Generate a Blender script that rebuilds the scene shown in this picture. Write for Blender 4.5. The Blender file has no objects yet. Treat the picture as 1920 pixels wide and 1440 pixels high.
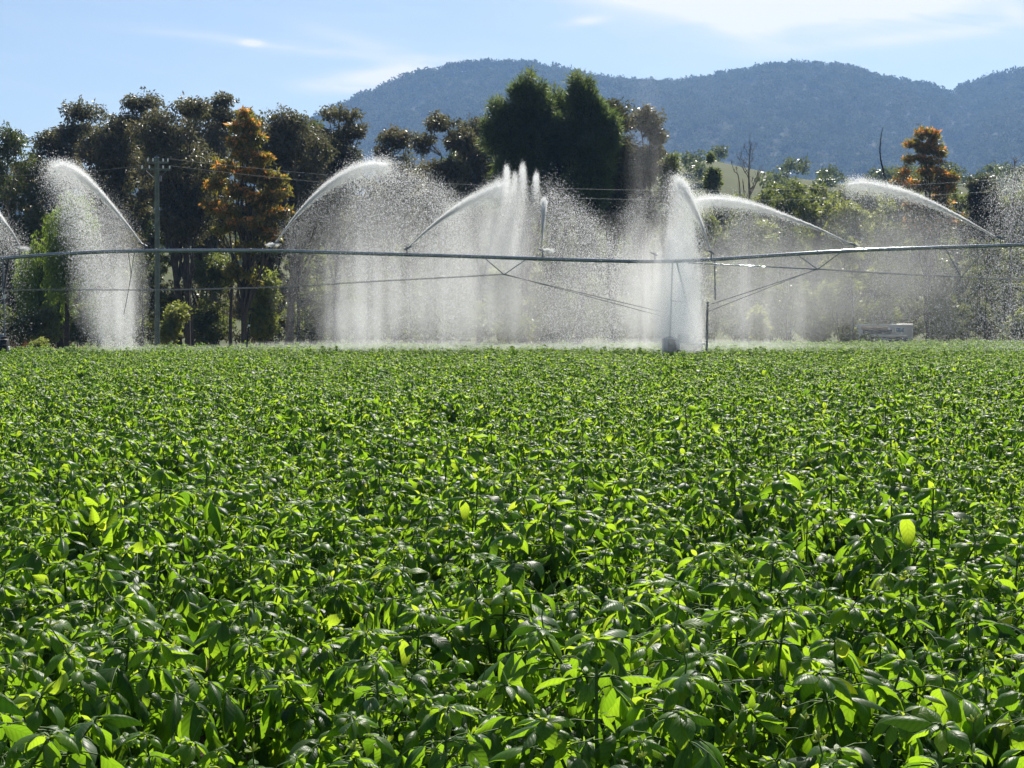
import bpy, math, random
import numpy as np
from mathutils import Vector, Matrix

# ------------------------------------------------------------------ camera, light, sky
scn = bpy.context.scene
F = 3200.0                      # focal length in photo pixels (photo is 1920 wide)
CAM_Z = 1.75
PITCH = math.atan(110 / F)      # horizon sits at row 610
cam = bpy.data.cameras.new('camera')
cam.sensor_width = 36
cam.lens = 36 * F / 1920
cam.clip_start = 0.1
cam.clip_end = 20000
camo = bpy.data.objects.new('camera', cam)
scn.collection.objects.link(camo)
camo.location = (0, 0, CAM_Z)
camo.rotation_euler = (math.pi / 2 - PITCH, 0, 0)
scn.camera = camo

SUN_AZ, SUN_EL = math.radians(14), math.radians(46)
sun_dir = Vector((math.sin(SUN_AZ) * math.cos(SUN_EL), math.cos(SUN_AZ) * math.cos(SUN_EL), math.sin(SUN_EL)))
sl = bpy.data.lights.new('sun', 'SUN')
sl.energy = 5.0
sl.angle = math.radians(0.53)
sl.color = (1.0, 0.95, 0.86)
so = bpy.data.objects.new('sun', sl)
scn.collection.objects.link(so)
so.location = (0, 0, 100)
so.rotation_euler = sun_dir.to_track_quat('Z', 'Y').to_euler()

scn.view_settings.view_transform = 'Standard'
scn.view_settings.look = 'None'
scn.view_settings.exposure = 0.86
scn.view_settings.gamma = 1.0
scn.render.engine = 'CYCLES'
cy = scn.cycles
cy.diffuse_bounces = 3
cy.glossy_bounces = 2
cy.transmission_bounces = 8
cy.transparent_max_bounces = 128
cy.volume_bounces = 6
cy.max_bounces = 10
cy.sample_clamp_indirect = 4
cy.caustics_reflective = False
cy.caustics_refractive = False
cy.use_denoising = True
cy.denoiser = 'OPENIMAGEDENOISE'
cy.denoising_input_passes = 'RGB_ALBEDO_NORMAL'

def N(nt, t, **kw):
    n = nt.nodes.new(t)
    for k, v in kw.items():
        setattr(n, k, v)
    return n

def build_world():
    w = bpy.data.worlds.new('World')
    scn.world = w
    w.use_nodes = True
    nt = w.node_tree
    nt.nodes.clear()
    L = nt.links.new
    out = N(nt, 'ShaderNodeOutputWorld')
    bg = N(nt, 'ShaderNodeBackground')
    bg.inputs['Strength'].default_value = 0.052
    sky = N(nt, 'ShaderNodeTexSky', sky_type='NISHITA')
    sky.sun_disc = False
    sky.sun_elevation = SUN_EL
    sky.sun_rotation = SUN_AZ
    sky.altitude = 200
    sky.air_density = 1.0
    sky.dust_density = 0.9
    sky.ozone_density = 1.6
    # cirrus: lives on the sky's own directions (azimuth / elevation slopes)
    tc = N(nt, 'ShaderNodeTexCoord')
    sp = N(nt, 'ShaderNodeSeparateXYZ')
    L(tc.outputs['Generated'], sp.inputs[0])
    def M(op, a, b=None, clamp=False):
        m = N(nt, 'ShaderNodeMath', operation=op)
        m.use_clamp = clamp
        for i, v in enumerate((a, b)):
            if v is None: continue
            if isinstance(v, (int, float)): m.inputs[i].default_value = v
            else: L(v, m.inputs[i])
        return m.outputs[0]
    az = M('ARCTAN2', sp.outputs['X'], sp.outputs['Y'])
    el = M('ARCSINE', sp.outputs['Z'])
    cv = N(nt, 'ShaderNodeCombineXYZ')
    L(M('MULTIPLY', az, 10), cv.inputs[0])
    L(M('MULTIPLY', M('ADD', el, M('MULTIPLY', az, 0.10)), 46), cv.inputs[1])
    nz = N(nt, 'ShaderNodeTexNoise')
    nz.inputs['Scale'].default_value = 1.3
    nz.inputs['Detail'].default_value = 7
    nz.inputs['Roughness'].default_value = 0.55
    nz.inputs['Distortion'].default_value = 0.9
    L(cv.outputs[0], nz.inputs['Vector'])
    fib = M('SMOOTH_MIN', M('MULTIPLY', M('SUBTRACT', nz.outputs['Fac'], 0.22), 3.4, True), 1.0)
    def blob(px, py, rx, ry, tilt, amt):
        u, v = math.atan((px - 960) / F), math.atan((610 - py) / F)
        du, dv = M('SUBTRACT', az, u), M('SUBTRACT', el, v)
        c, s = math.cos(tilt), math.sin(tilt)
        a = M('DIVIDE', M('ADD', M('MULTIPLY', du, c), M('MULTIPLY', dv, s)), rx / F)
        b = M('DIVIDE', M('SUBTRACT', M('MULTIPLY', dv, c), M('MULTIPLY', du, s)), ry / F)
        r2 = M('ADD', M('MULTIPLY', a, a), M('MULTIPLY', b, b))
        return M('MULTIPLY', M('POWER', 2.718, M('MULTIPLY', r2, -1.0)), amt)
    tot = None
    for args in ((1260, 5, 190, 24, -0.09, 1.0), (1365, 42, 90, 34, -0.35, 0.75), (1400, 20, 240, 60, 0, 0.4),
                 (1660, 16, 150, 36, 0.05, 0.95), (1700, 30, 300, 60, 0, 0.35), (1700, 88, 240, 12, 0.07, 0.45), (1098, 44, 40, 8, 0.12, 0.6),
                 (735, 143, 120, 17, 0.16, 0.95), (660, 165, 90, 14, 0.0, 0.5), (476, 90, 20, 6, 0, 0.9),
                 (560, 98, 260, 10, -0.09, 0.35), (720, 98, 150, 14, -0.25, 0.3), (1900, 55, 30, 16, -0.5, 0.4)):
        b = blob(*args)
        tot = b if tot is None else M('ADD', tot, b)
    far = M('MULTIPLY', M('SUBTRACT', nz.outputs['Fac'], 0.45, True), 0.35)
    fac = M('ADD', M('MULTIPLY', M('MULTIPLY', tot, 1.35), fib), far, True)
    mix = N(nt, 'ShaderNodeMix', data_type='RGBA')
    L(fac, mix.inputs['Factor'])
    L(sky.outputs[0], mix.inputs[6])
    mix.inputs[7].default_value = (10.2, 9.9, 9.3, 1)
    L(mix.outputs[2], bg.inputs['Color'])
    L(bg.outputs[0], out.inputs[0])
build_world()

# ------------------------------------------------------------------ helpers
rng = np.random.default_rng(7)
random.seed(7)
COL = scn.collection
CP, SP = math.cos(PITCH), math.sin(PITCH)

def at(px, py, Y):
    """point at depth Y seen at photo pixel (px, py)"""
    u, v = (px - 960) / F, (720 - py) / F
    d = np.array((u, CP + v * SP, -SP + v * CP))
    d = d * (Y / d[1])
    return np.array((d[0], d[1], d[2] + CAM_Z))

def mpp(Y):
    return Y / F

def tag(o, label=None, cat=None, group=None, kind=None):
    if label: o['label'] = label
    if cat: o['category'] = cat
    if group: o['group'] = group
    if kind: o['kind'] = kind
    return o

def empty(name, loc, label=None, cat=None, group=None, kind=None):
    o = bpy.data.objects.new(name, None)
    o.empty_display_size = 0.2
    o.location = loc
    COL.objects.link(o)
    return tag(o, label, cat, group, kind)

class MB:
    def __init__(self):
        self.v, self.f, self.n, self.rnd, self.uv = [], [], 0, [], []
    def add(self, V, faces, rnd=None, uv=None):
        V = np.asarray(V, dtype=np.float64).reshape(-1, 3)
        faces = np.asarray(faces, dtype=np.int64)
        self.v.append(V)
        self.f.append(faces + self.n)
        self.rnd.append(np.full(len(V), 0.5) if rnd is None else np.broadcast_to(rnd, (len(V),)).astype(float))
        self.uv.append(np.zeros((len(V), 2)) if uv is None else uv)
        self.n += len(V)
    def mesh(self, name, smooth=False):
        V = np.concatenate(self.v) if self.v else np.zeros((0, 3))
        me = bpy.data.meshes.new(name)
        me.vertices.add(len(V))
        me.vertices.foreach_set('co', V.astype(np.float32).ravel())
        lens = np.concatenate([np.full(len(f), f.shape[1]) for f in self.f])
        idx = np.concatenate([f.ravel() for f in self.f])
        me.loops.add(len(idx))
        me.loops.foreach_set('vertex_index', idx.astype(np.int32))
        me.polygons.add(len(lens))
        st = np.concatenate(([0], np.cumsum(lens)[:-1]))
        me.polygons.foreach_set('loop_start', st.astype(np.int32))
        me.polygons.foreach_set('loop_total', lens.astype(np.int32))
        if smooth:
            me.polygons.foreach_set('use_smooth', np.ones(len(lens), dtype=bool))
        a = me.attributes.new('rnd', 'FLOAT', 'POINT')
        a.data.foreach_set('value', np.concatenate(self.rnd).astype(np.float32))
        uv = np.concatenate(self.uv)
        if np.any(uv):
            a = me.attributes.new('leafuv', 'FLOAT2', 'POINT')
            a.data.foreach_set('vector', uv.astype(np.float32).ravel())
        me.update(calc_edges=True)
        return me
    def build(self, name, mat, parent=None, smooth=False, origin=None):
        if origin is not None:
            o3 = np.asarray(origin, float)
            self.v = [v - o3 for v in self.v]
        me = self.mesh(name, smooth)
        me.materials.append(mat)
        o = bpy.data.objects.new(name, me)
        COL.objects.link(o)
        if parent is not None:
            o.parent = parent
        elif origin is not None:
            o.location = origin
        return o

def tube(mb, pts, rad, seg=6, cap=True, rnd=None):
    P = np.asarray(pts, float)
    n = len(P)
    R = np.broadcast_to(np.asarray(rad, float), (n,))
    T = np.gradient(P, axis=0)
    T /= np.linalg.norm(T, axis=1)[:, None] + 1e-9
    ref = np.array((0, 0, 1.0)) if abs(T[:, 2]).mean() < 0.8 else np.array((1.0, 0, 0))
    A = np.cross(T, ref)
    A /= np.linalg.norm(A, axis=1)[:, None] + 1e-9
    B = np.cross(T, A)
    th = np.linspace(0, 2 * np.pi, seg, endpoint=False)
    V = P[:, None] + R[:, None, None] * (np.cos(th)[None, :, None] * A[:, None] + np.sin(th)[None, :, None] * B[:, None])
    i = np.arange(n - 1)[:, None] * seg
    j = np.arange(seg)[None]
    k = (np.arange(seg)[None] + 1) % seg
    q = np.stack((i + j, i + k, i + seg + k, i + seg + j), -1).reshape(-1, 4)
    mb.add(V.reshape(-1, 3), q, rnd)
    if cap:
        for e, c in ((0, 1), (n - 1, -1)):
            ring = V[e]
            VV = np.vstack((ring, P[e][None]))
            t = np.stack((np.arange(seg), (np.arange(seg) + 1) % seg, np.full(seg, seg)), -1)
            mb.add(VV, t[:, ::-1] if c > 0 else t, rnd)

def box(mb, c, s, rot=0, bev=0.0):
    c = np.asarray(c, float)
    x, y, z = np.asarray(s, float) / 2
    b = min(bev, x * .9, y * .9, z * .9) if bev else 0
    if not b:
        V = np.array([(-x, -y, -z), (x, -y, -z), (x, y, -z), (-x, y, -z), (-x, -y, z), (x, -y, z), (x, y, z), (-x, y, z)])
        f = [(3, 2, 1, 0), (4, 5, 6, 7), (0, 1, 5, 4), (1, 2, 6, 5), (2, 3, 7, 6), (3, 0, 4, 7)]
    else:
        bm = __import__('bmesh').new()
        import bmesh
        bmesh.ops.create_cube(bm, size=1)
        bmesh.ops.scale(bm, vec=(2 * x, 2 * y, 2 * z), verts=bm.verts)
        bmesh.ops.bevel(bm, geom=bm.edges[:], offset=b, segments=2, affect='EDGES', profile=0.5)
        bm.verts.index_update()
        V = np.array([v.co[:] for v in bm.verts])
        fs = {}
        for p in bm.faces:
            fs.setdefault(len(p.verts), []).append([v.index for v in p.verts])
        bm.free()
        cr, sr = math.cos(rot), math.sin(rot)
        W = V.copy()
        W[:, 0] = V[:, 0] * cr - V[:, 1] * sr
        W[:, 1] = V[:, 0] * sr + V[:, 1] * cr
        base = mb.n
        mb.v.append(W + c); mb.rnd.append(np.full(len(W), .5)); mb.uv.append(np.zeros((len(W), 2))); mb.n += len(W)
        for k, l in fs.items():
            mb.f.append(np.array(l) + base)
        return
    cr, sr = math.cos(rot), math.sin(rot)
    W = V.copy()
    W[:, 0] = V[:, 0] * cr - V[:, 1] * sr
    W[:, 1] = V[:, 0] * sr + V[:, 1] * cr
    mb.add(W + c, f)

def prism(mb, poly, y0, y1):
    """extrude an (x, z) polygon between depths y0 and y1"""
    n = len(poly)
    a = [(x, y0, z) for x, z in poly]
    b = [(x, y1, z) for x, z in poly]
    base = mb.n
    mb.add(np.array(a + b), [[i, (i + 1) % n, n + (i + 1) % n, n + i] for i in range(n)])
    mb.f.append(np.array([list(range(n))[::-1]]) + base)
    mb.f.append(np.array([list(range(n, 2 * n))]) + base)

def norm(a):
    return a / (np.linalg.norm(a, axis=-1, keepdims=True) + 1e-12)

def catmull(P, n):
    P = np.asarray(P, float)
    Q = np.vstack((2 * P[0] - P[1], P, 2 * P[-1] - P[-2]))
    t = np.linspace(0, len(P) - 1, n)
    i = np.minimum(t.astype(int), len(P) - 2)
    u = (t - i)[:, None]
    a, b, c, d = Q[i], Q[i + 1], Q[i + 2], Q[i + 3]
    return 0.5 * (2 * b + (c - a) * u + (2 * a - 5 * b + 4 * c - d) * u ** 2 + (3 * b - a - 3 * c + d) * u ** 3)

# ------------------------------------------------------------------ materials
def mat_new(name):
    m = bpy.data.materials.new(name)
    m.use_nodes = True
    m.node_tree.nodes.clear()
    return m, m.node_tree, m.node_tree.links.new

def ramp(nt, stops):
    r = N(nt, 'ShaderNodeValToRGB')
    e = r.color_ramp.elements
    e[0].position, e[0].color = stops[0][0], (*stops[0][1], 1)
    e[1].position, e[1].color = stops[-1][0], (*stops[-1][1], 1)
    for p, c in stops[1:-1]:
        x = e.new(p)
        x.color = (*c, 1)
    return r

def solid(name, c, rough=0.6, metal=0.0, var=0.25, scale=3.0, bump=0.0, spec=0.5):
    m, nt, L = mat_new(name)
    out = N(nt, 'ShaderNodeOutputMaterial')
    b = N(nt, 'ShaderNodeBsdfPrincipled')
    b.inputs['Roughness'].default_value = rough
    b.inputs['Metallic'].default_value = metal
    b.inputs['Specular IOR Level'].default_value = spec
    tc = N(nt, 'ShaderNodeTexCoord')
    nz = N(nt, 'ShaderNodeTexNoise')
    nz.inputs['Scale'].default_value = scale
    nz.inputs['Detail'].default_value = 6
    L(tc.outputs['Object'], nz.inputs['Vector'])
    c = np.array(c)
    r = ramp(nt, [(0.3, tuple(c * (1 - var))), (0.7, tuple(np.minimum(c * (1 + var), 1)))])
    L(nz.outputs['Fac'], r.inputs[0])
    L(r.outputs[0], b.inputs['Base Color'])
    if bump:
        bp = N(nt, 'ShaderNodeBump')
        bp.inputs['Strength'].default_value = bump
        bp.inputs['Distance'].default_value = 0.05
        L(nz.outputs['Fac'], bp.inputs['Height'])
        L(bp.outputs[0], b.inputs['Normal'])
    L(b.outputs[0], out.inputs[0])
    return m

def leaf_mat(name, cols, tcols, trans=0.45, rough=0.4, spec=0.5, veins=False):
    """cols / tcols: ramps over the per-leaf random attribute: reflected and transmitted colour"""
    m, nt, L = mat_new(name)
    out = N(nt, 'ShaderNodeOutputMaterial')
    at_ = N(nt, 'ShaderNodeAttribute', attribute_name='rnd')
    b = N(nt, 'ShaderNodeBsdfPrincipled')
    b.inputs['Roughness'].default_value = rough
    b.inputs['Specular IOR Level'].default_value = spec
    k = len(cols) - 1
    r1 = ramp(nt, [(i / k, c) for i, c in enumerate(cols)])
    r2 = ramp(nt, [(i / (len(tcols) - 1), c) for i, c in enumerate(tcols)])
    L(at_.outputs['Fac'], r1.inputs[0])
    L(at_.outputs['Fac'], r2.inputs[0])
    t = N(nt, 'ShaderNodeBsdfTranslucent')
    L(r1.outputs[0], b.inputs['Base Color'])
    mx = N(nt, 'ShaderNodeMixShader')
    mx.inputs[0].default_value = trans
    L(b.outputs[0], mx.inputs[1])
    L(t.outputs[0], mx.inputs[2])
    if veins:
        uv = N(nt, 'ShaderNodeAttribute', attribute_name='leafuv')
        s = N(nt, 'ShaderNodeSeparateXYZ')
        L(uv.outputs['Vector'], s.inputs[0])
        def M(op, a, bb=None, clamp=False):
            n = N(nt, 'ShaderNodeMath', operation=op)
            n.use_clamp = clamp
            for i, v in enumerate((a, bb)):
                if v is None: continue
                if isinstance(v, (int, float)): n.inputs[i].default_value = v
                else: L(v, n.inputs[i])
            return n.outputs[0]
        au = M('ABSOLUTE', s.outputs['X'])
        ph = M('MULTIPLY', M('SUBTRACT', s.outputs['Y'], M('MULTIPLY', au, 0.20)), 24.0)
        rib = M('ABSOLUTE', M('SINE', ph))                       # 0 on each side vein
        mid = M('MULTIPLY', au, 9.0, True)                        # 0 on the midrib
        h = M('MULTIPLY', M('POWER', rib, 0.6), mid)
        bp = N(nt, 'ShaderNodeBump')
        bp.inputs['Strength'].default_value = 0.16
        bp.inputs['Distance'].default_value = 0.005
        L(h, bp.inputs['Height'])
        L(bp.outputs[0], b.inputs['Normal'])
        L(bp.outputs[0], t.inputs['Normal'])
        # veins let less light through
        dk = N(nt, 'ShaderNodeMix', data_type='RGBA', blend_type='MULTIPLY')
        dk.inputs['Factor'].default_value = 0.30
        L(r2.outputs[0], dk.inputs[6])
        g = N(nt, 'ShaderNodeCombineXYZ')
        hh = M('ADD', M('MULTIPLY', h, 0.8), 0.2)
        for i in range(3): L(hh, g.inputs[i])
        L(g.outputs[0], dk.inputs[7])
        L(dk.outputs[2], t.inputs['Color'])
    else:
        L(r2.outputs[0], t.inputs['Color'])
    L(mx.outputs[0], out.inputs[0])
    return m

MAT = {}
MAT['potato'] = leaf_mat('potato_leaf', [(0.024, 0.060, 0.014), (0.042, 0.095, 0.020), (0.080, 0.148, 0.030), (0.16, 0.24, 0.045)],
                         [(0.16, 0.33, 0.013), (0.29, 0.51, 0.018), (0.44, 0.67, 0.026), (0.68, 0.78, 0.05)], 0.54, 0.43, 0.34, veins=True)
MAT['potato_stem'] = solid('potato_stem', (0.09, 0.16, 0.035), 0.65, spec=0.2)
MAT['bud'] = leaf_mat('flower_bud', [(0.34, 0.44, 0.10), (0.48, 0.54, 0.16)], [(0.55, 0.68, 0.12), (0.7, 0.75, 0.2)], 0.4, 0.5)
MAT['gum_dark'] = leaf_mat('gum_leaf_dark', [(0.040, 0.044, 0.024), (0.064, 0.066, 0.036), (0.10, 0.092, 0.056), (0.17, 0.145, 0.10)],
                           [(0.11, 0.125, 0.045), (0.18, 0.175, 0.07), (0.25, 0.21, 0.11)], 0.38, 0.42, 0.35)
MAT['gum_olive'] = leaf_mat('gum_leaf_olive', [(0.040, 0.050, 0.018), (0.065, 0.075, 0.026), (0.09, 0.095, 0.04)],
                            [(0.12, 0.16, 0.025), (0.2, 0.24, 0.05)], 0.35, 0.42, 0.5)
MAT['she_oak'] = leaf_mat('she_oak_needles', [(0.028, 0.050, 0.020), (0.050, 0.078, 0.030), (0.085, 0.11, 0.045)],
                          [(0.12, 0.19, 0.045), (0.26, 0.32, 0.09)], 0.45, 0.5, 0.4)
MAT['silky'] = leaf_mat('silky_oak_leaf', [(0.085, 0.10, 0.03), (0.14, 0.135, 0.045), (0.20, 0.16, 0.06)],
                        [(0.20, 0.20, 0.02), (0.38, 0.32, 0.04)], 0.45, 0.45, 0.5)
MAT['orange'] = leaf_mat('silky_oak_flower', [(0.50, 0.20, 0.06), (0.62, 0.29, 0.09), (0.70, 0.42, 0.16)],
                         [(0.74, 0.27, 0.05), (0.86, 0.44, 0.10)], 0.5, 0.6, 0.3)
MAT['willow'] = leaf_mat('willow_leaf', [(0.06, 0.10, 0.02), (0.10, 0.15, 0.03), (0.14, 0.19, 0.04)],
                         [(0.22, 0.36, 0.03), (0.38, 0.50, 0.07)], 0.5, 0.42, 0.5)
MAT['shrub'] = leaf_mat('shrub_leaf', [(0.050, 0.064, 0.024), (0.09, 0.108, 0.038), (0.15, 0.155, 0.06)],
                        [(0.16, 0.21, 0.04), (0.34, 0.38, 0.09)], 0.46, 0.45, 0.5)
MAT['shrub_light'] = leaf_mat('light_shrub_leaf', [(0.08, 0.10, 0.03), (0.12, 0.14, 0.04), (0.18, 0.18, 0.06)],
                              [(0.26, 0.32, 0.05), (0.42, 0.44, 0.10)], 0.48, 0.45, 0.5)
MAT['forest'] = leaf_mat('forest_leaf', [(0.034, 0.046, 0.026), (0.075, 0.086, 0.046), (0.16, 0.15, 0.085)],
                         [(0.06, 0.08, 0.03), (0.10, 0.11, 0.05)], 0.25, 0.9, 0.02)
MAT['bark_dark'] = solid('dark_bark', (0.055, 0.045, 0.038), 0.85, var=0.45, scale=2.5, bump=0.5)
MAT['bark_pale'] = solid('pale_bark', (0.16, 0.14, 0.12), 0.8, var=0.5, scale=1.5, bump=0.3)
MAT['bark_burnt'] = solid('black_bark', (0.02, 0.018, 0.016), 0.8)
MAT['pole'] = solid('treated_timber', (0.12, 0.15, 0.13), 0.8, var=0.25, scale=4)
MAT['steel'] = solid('galvanised_steel', (0.30, 0.33, 0.35), 0.12, 0.6, var=0.12, scale=5)
MAT['steel_dull'] = solid('dull_galvanised_steel', (0.16, 0.175, 0.18), 0.6, 0.3, var=0.2)
MAT['rubber'] = solid('black_rubber', (0.018, 0.018, 0.018), 0.7)
MAT['motor'] = solid('grey_painted_metal', (0.18, 0.19, 0.22), 0.5)
MAT['cover'] = solid('pale_grey_cover', (0.36, 0.38, 0.43), 0.5)
MAT['caravan_side'] = solid('shaded_white_panel', (0.50, 0.49, 0.46), 0.4, var=0.06)  # white body side, with its shadowed grey put into the colour
MAT['white_paint'] = solid('white_paint', (0.78, 0.77, 0.73), 0.3, var=0.06)
MAT['porcelain'] = solid('white_porcelain', (0.85, 0.85, 0.83), 0.12, var=0.03)
MAT['glass_and_shade'] = solid('dark_window_and_shade', (0.05, 0.07, 0.10), 0.1, var=0.1)  # window glass, also the painted shade strip low on the caravan
MAT['blue_window'] = solid('blue_window', (0.10, 0.19, 0.34), 0.2, var=0.1)
MAT['awning'] = solid('tan_canvas', (0.55, 0.34, 0.25), 0.8, var=0.12)
MAT['wire'] = solid('aluminium_wire', (0.30, 0.31, 0.31), 0.6, 0.2, var=0.05)
MAT['corrugated'] = solid('grey_iron_roof', (0.34, 0.35, 0.36), 0.45, 0.3)
MAT['brick'] = solid('red_brick_wall', (0.30, 0.15, 0.10), 0.9)
MAT['stone'] = solid('pale_stone', (0.42, 0.42, 0.40), 0.9, bump=0.3)
MAT['blue_panel'] = solid('pale_blue_panel', (0.42, 0.52, 0.62), 0.4, var=0.08)

def water_mat():
    m, nt, L = mat_new('white_water')
    out = N(nt, 'ShaderNodeOutputMaterial')
    d = N(nt, 'ShaderNodeBsdfDiffuse')
    d.inputs['Color'].default_value = (0.95, 0.96, 0.96, 1)
    t = N(nt, 'ShaderNodeBsdfTranslucent')
    t.inputs['Color'].default_value = (0.97, 0.98, 0.98, 1)
    mx = N(nt, 'ShaderNodeMixShader')
    mx.inputs[0].default_value = 0.75
    L(d.outputs[0], mx.inputs[1])
    L(t.outputs[0], mx.inputs[2])
    tr = N(nt, 'ShaderNodeBsdfTransparent')
    tr.inputs['Color'].default_value = (1, 1, 1, 1)
    m2 = N(nt, 'ShaderNodeMixShader')
    m2.inputs[0].default_value = 0.60
    L(tr.outputs[0], m2.inputs[1])
    L(mx.outputs[0], m2.inputs[2])
    L(m2.outputs[0], out.inputs[0])
    return m
MAT['water'] = water_mat()

def volume_mat(name, density, color, g, absorb=None):
    m, nt, L = mat_new(name)
    out = N(nt, 'ShaderNodeOutputMaterial')
    v = N(nt, 'ShaderNodeVolumePrincipled')
    v.inputs['Density'].default_value = density
    v.inputs['Density Attribute'].default_value = ''
    v.inputs['Color'].default_value = (*color, 1)
    v.inputs['Anisotropy'].default_value = g
    L(v.outputs[0], out.inputs['Volume'])
    return m

def ground_mat(name, c1, c2, c3, scale):
    m, nt, L = mat_new(name)
    out = N(nt, 'ShaderNodeOutputMaterial')
    b = N(nt, 'ShaderNodeBsdfPrincipled')
    b.inputs['Roughness'].default_value = 0.95
    b.inputs['Specular IOR Level'].default_value = 0.1
    tc = N(nt, 'ShaderNodeTexCoord')
    nz = N(nt, 'ShaderNodeTexNoise')
    nz.inputs['Scale'].default_value = scale
    nz.inputs['Detail'].default_value = 9
    nz.inputs['Roughness'].default_value = 0.65
    L(tc.outputs['Object'], nz.inputs['Vector'])
    r = ramp(nt, [(0.3, c1), (0.5, c2), (0.72, c3)])
    L(nz.outputs['Fac'], r.inputs[0])
    L(r.outputs[0], b.inputs['Base Color'])
    bp = N(nt, 'ShaderNodeBump')
    bp.inputs['Strength'].default_value = 0.6
    bp.inputs['Distance'].default_value = 0.3
    L(nz.outputs['Fac'], bp.inputs['Height'])
    L(bp.outputs[0], b.inputs['Normal'])
    L(b.outputs[0], out.inputs[0])
    return m
MAT['dry_grass'] = ground_mat('dry_grass', (0.10, 0.10, 0.035), (0.20, 0.17, 0.07), (0.30, 0.24, 0.11), 0.09)
MAT['soil'] = ground_mat('dark_soil', (0.018, 0.014, 0.010), (0.030, 0.023, 0.015), (0.05, 0.037, 0.024), 1.2)
MAT['paddock'] = ground_mat('green_paddock', (0.055, 0.065, 0.028), (0.085, 0.095, 0.038), (0.12, 0.125, 0.055), 0.02)
MAT['mountain'] = ground_mat('forest_floor', (0.022, 0.027, 0.016), (0.030, 0.036, 0.02), (0.042, 0.045, 0.026), 0.01)

# ------------------------------------------------------------------ the ground and the hills
def edge(x_over_y):
    """depth at which the crop ends, by bearing"""
    return np.interp(x_over_y, (-0.45, -0.30, -0.12, 0.05, 0.18, 0.30, 0.45), (86, 88, 100, 108, 114, 128, 130))

def smooth(t):
    t = np.clip(t, 0, 1)
    return t * t * (3 - 2 * t)

def ground_z(x, y):
    e = edge(x / np.maximum(y, 1.0))
    return -0.9 * smooth((y - e) / 7.0) * (y > 0)

def grid(mb, X, Y, Z):
    n, m = X.shape
    i = np.arange(n - 1)[:, None] * m
    j = np.arange(m - 1)[None]
    q = np.stack((i + j, i + j + 1, i + m + j + 1, i + m + j), -1).reshape(-1, 4)
    mb.add(np.stack((X, Y, Z), -1).reshape(-1, 3), q)

mb = MB()
ys = np.concatenate((np.linspace(-200, 60, 8), np.linspace(66, 150, 60), np.geomspace(160, 3600, 30)))
xs = np.concatenate((-np.geomspace(80, 3000, 20)[::-1], np.linspace(-76, 76, 60), np.geomspace(80, 3000, 20)))
X, Y = np.meshgrid(xs, ys)
grid(mb, X, Y, ground_z(X, Y) - 0.004)
tag(mb.build('ground', MAT['dry_grass'], smooth=True), kind='structure')

mb = MB()
u = np.linspace(-0.5, 0.5, 40)
tt = np.linspace(0, 1, 30)
U, T = np.meshgrid(u, tt)
Y = 1.0 + T * (edge(U) - 0.3)
grid(mb, U * (Y + 6), Y, 0.0 * Y)
tag(mb.build('soil', MAT['soil'], smooth=True), kind='structure')

def fbm(x, y, seed, octv=5, f=1.0):
    r = np.random.default_rng(seed)
    s = 0
    a = 1.0
    for o in range(octv):
        for k in range(3):
            th = r.uniform(0, np.pi)
            ph = r.uniform(0, 6.28)
            s = s + a / 3 * np.sin(f * (x * np.cos(th) + y * np.sin(th)) * r.uniform(0.8, 1.25) + ph)
        a *= 0.5
        f *= 2.0
    return s

RIDGE_D = 2600.0
rp = np.array([(-900, 330), (-500, 320), (0, 312), (200, 318), (400, 285), (500, 258), (600, 216), (640, 196), (700, 167), (740, 150), (800, 130), (850, 121),
               (920, 114), (1000, 118), (1040, 125), (1100, 141), (1150, 149), (1200, 152), (1250, 154), (1300, 149), (1350, 140),
               (1400, 130), (1440, 123), (1480, 119), (1530, 120), (1580, 124), (1620, 134), (1650, 144), (1700, 153), (1750, 158),
               (1800, 160), (1822, 156), (1850, 143), (1900, 132), (1960, 126), (2100, 120), (2300, 150), (2900, 240)], float)
def ridge_h(px):
    py = np.interp(px, rp[:, 0], rp[:, 1])
    return CAM_Z + RIDGE_D * (610 - py) / F - 15.0
def mountain_z(px, d):
    t = np.clip((d - 1150) / (RIDGE_D - 1150), 0, None)
    x = (px - 960) / F * d
    H = ridge_h(px)
    front = np.clip(t, 0, 1)
    prof = front ** 1.25 * 0.75 + 0.25 * smooth(front)
    back = np.clip((d - RIDGE_D) / 900, 0, 1)
    spur = fbm(x * 0.0085, d * 0.0030, 5, 4) * 40 * np.sin(np.pi * np.clip(front, 0, 1)) ** 0.8
    gully = 38 * np.exp(-((px - 1830 + (RIDGE_D - d) * 0.10) / 46) ** 2) * np.sin(np.pi * front)
    return np.maximum(H * prof * (1 - 0.5 * smooth(back)) + spur - gully, -2)
mb = MB()
pxs = np.arange(-900, 2901, 20.0)
ds = np.concatenate((np.linspace(1100, RIDGE_D, 60), np.linspace(RIDGE_D + 40, 3500, 12)))
PX, D = np.meshgrid(pxs, ds)
grid(mb, (PX - 960) / F * D, D, mountain_z(PX, D))
tag(mb.build('mountain', MAT['mountain'], smooth=True), kind='structure')

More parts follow.
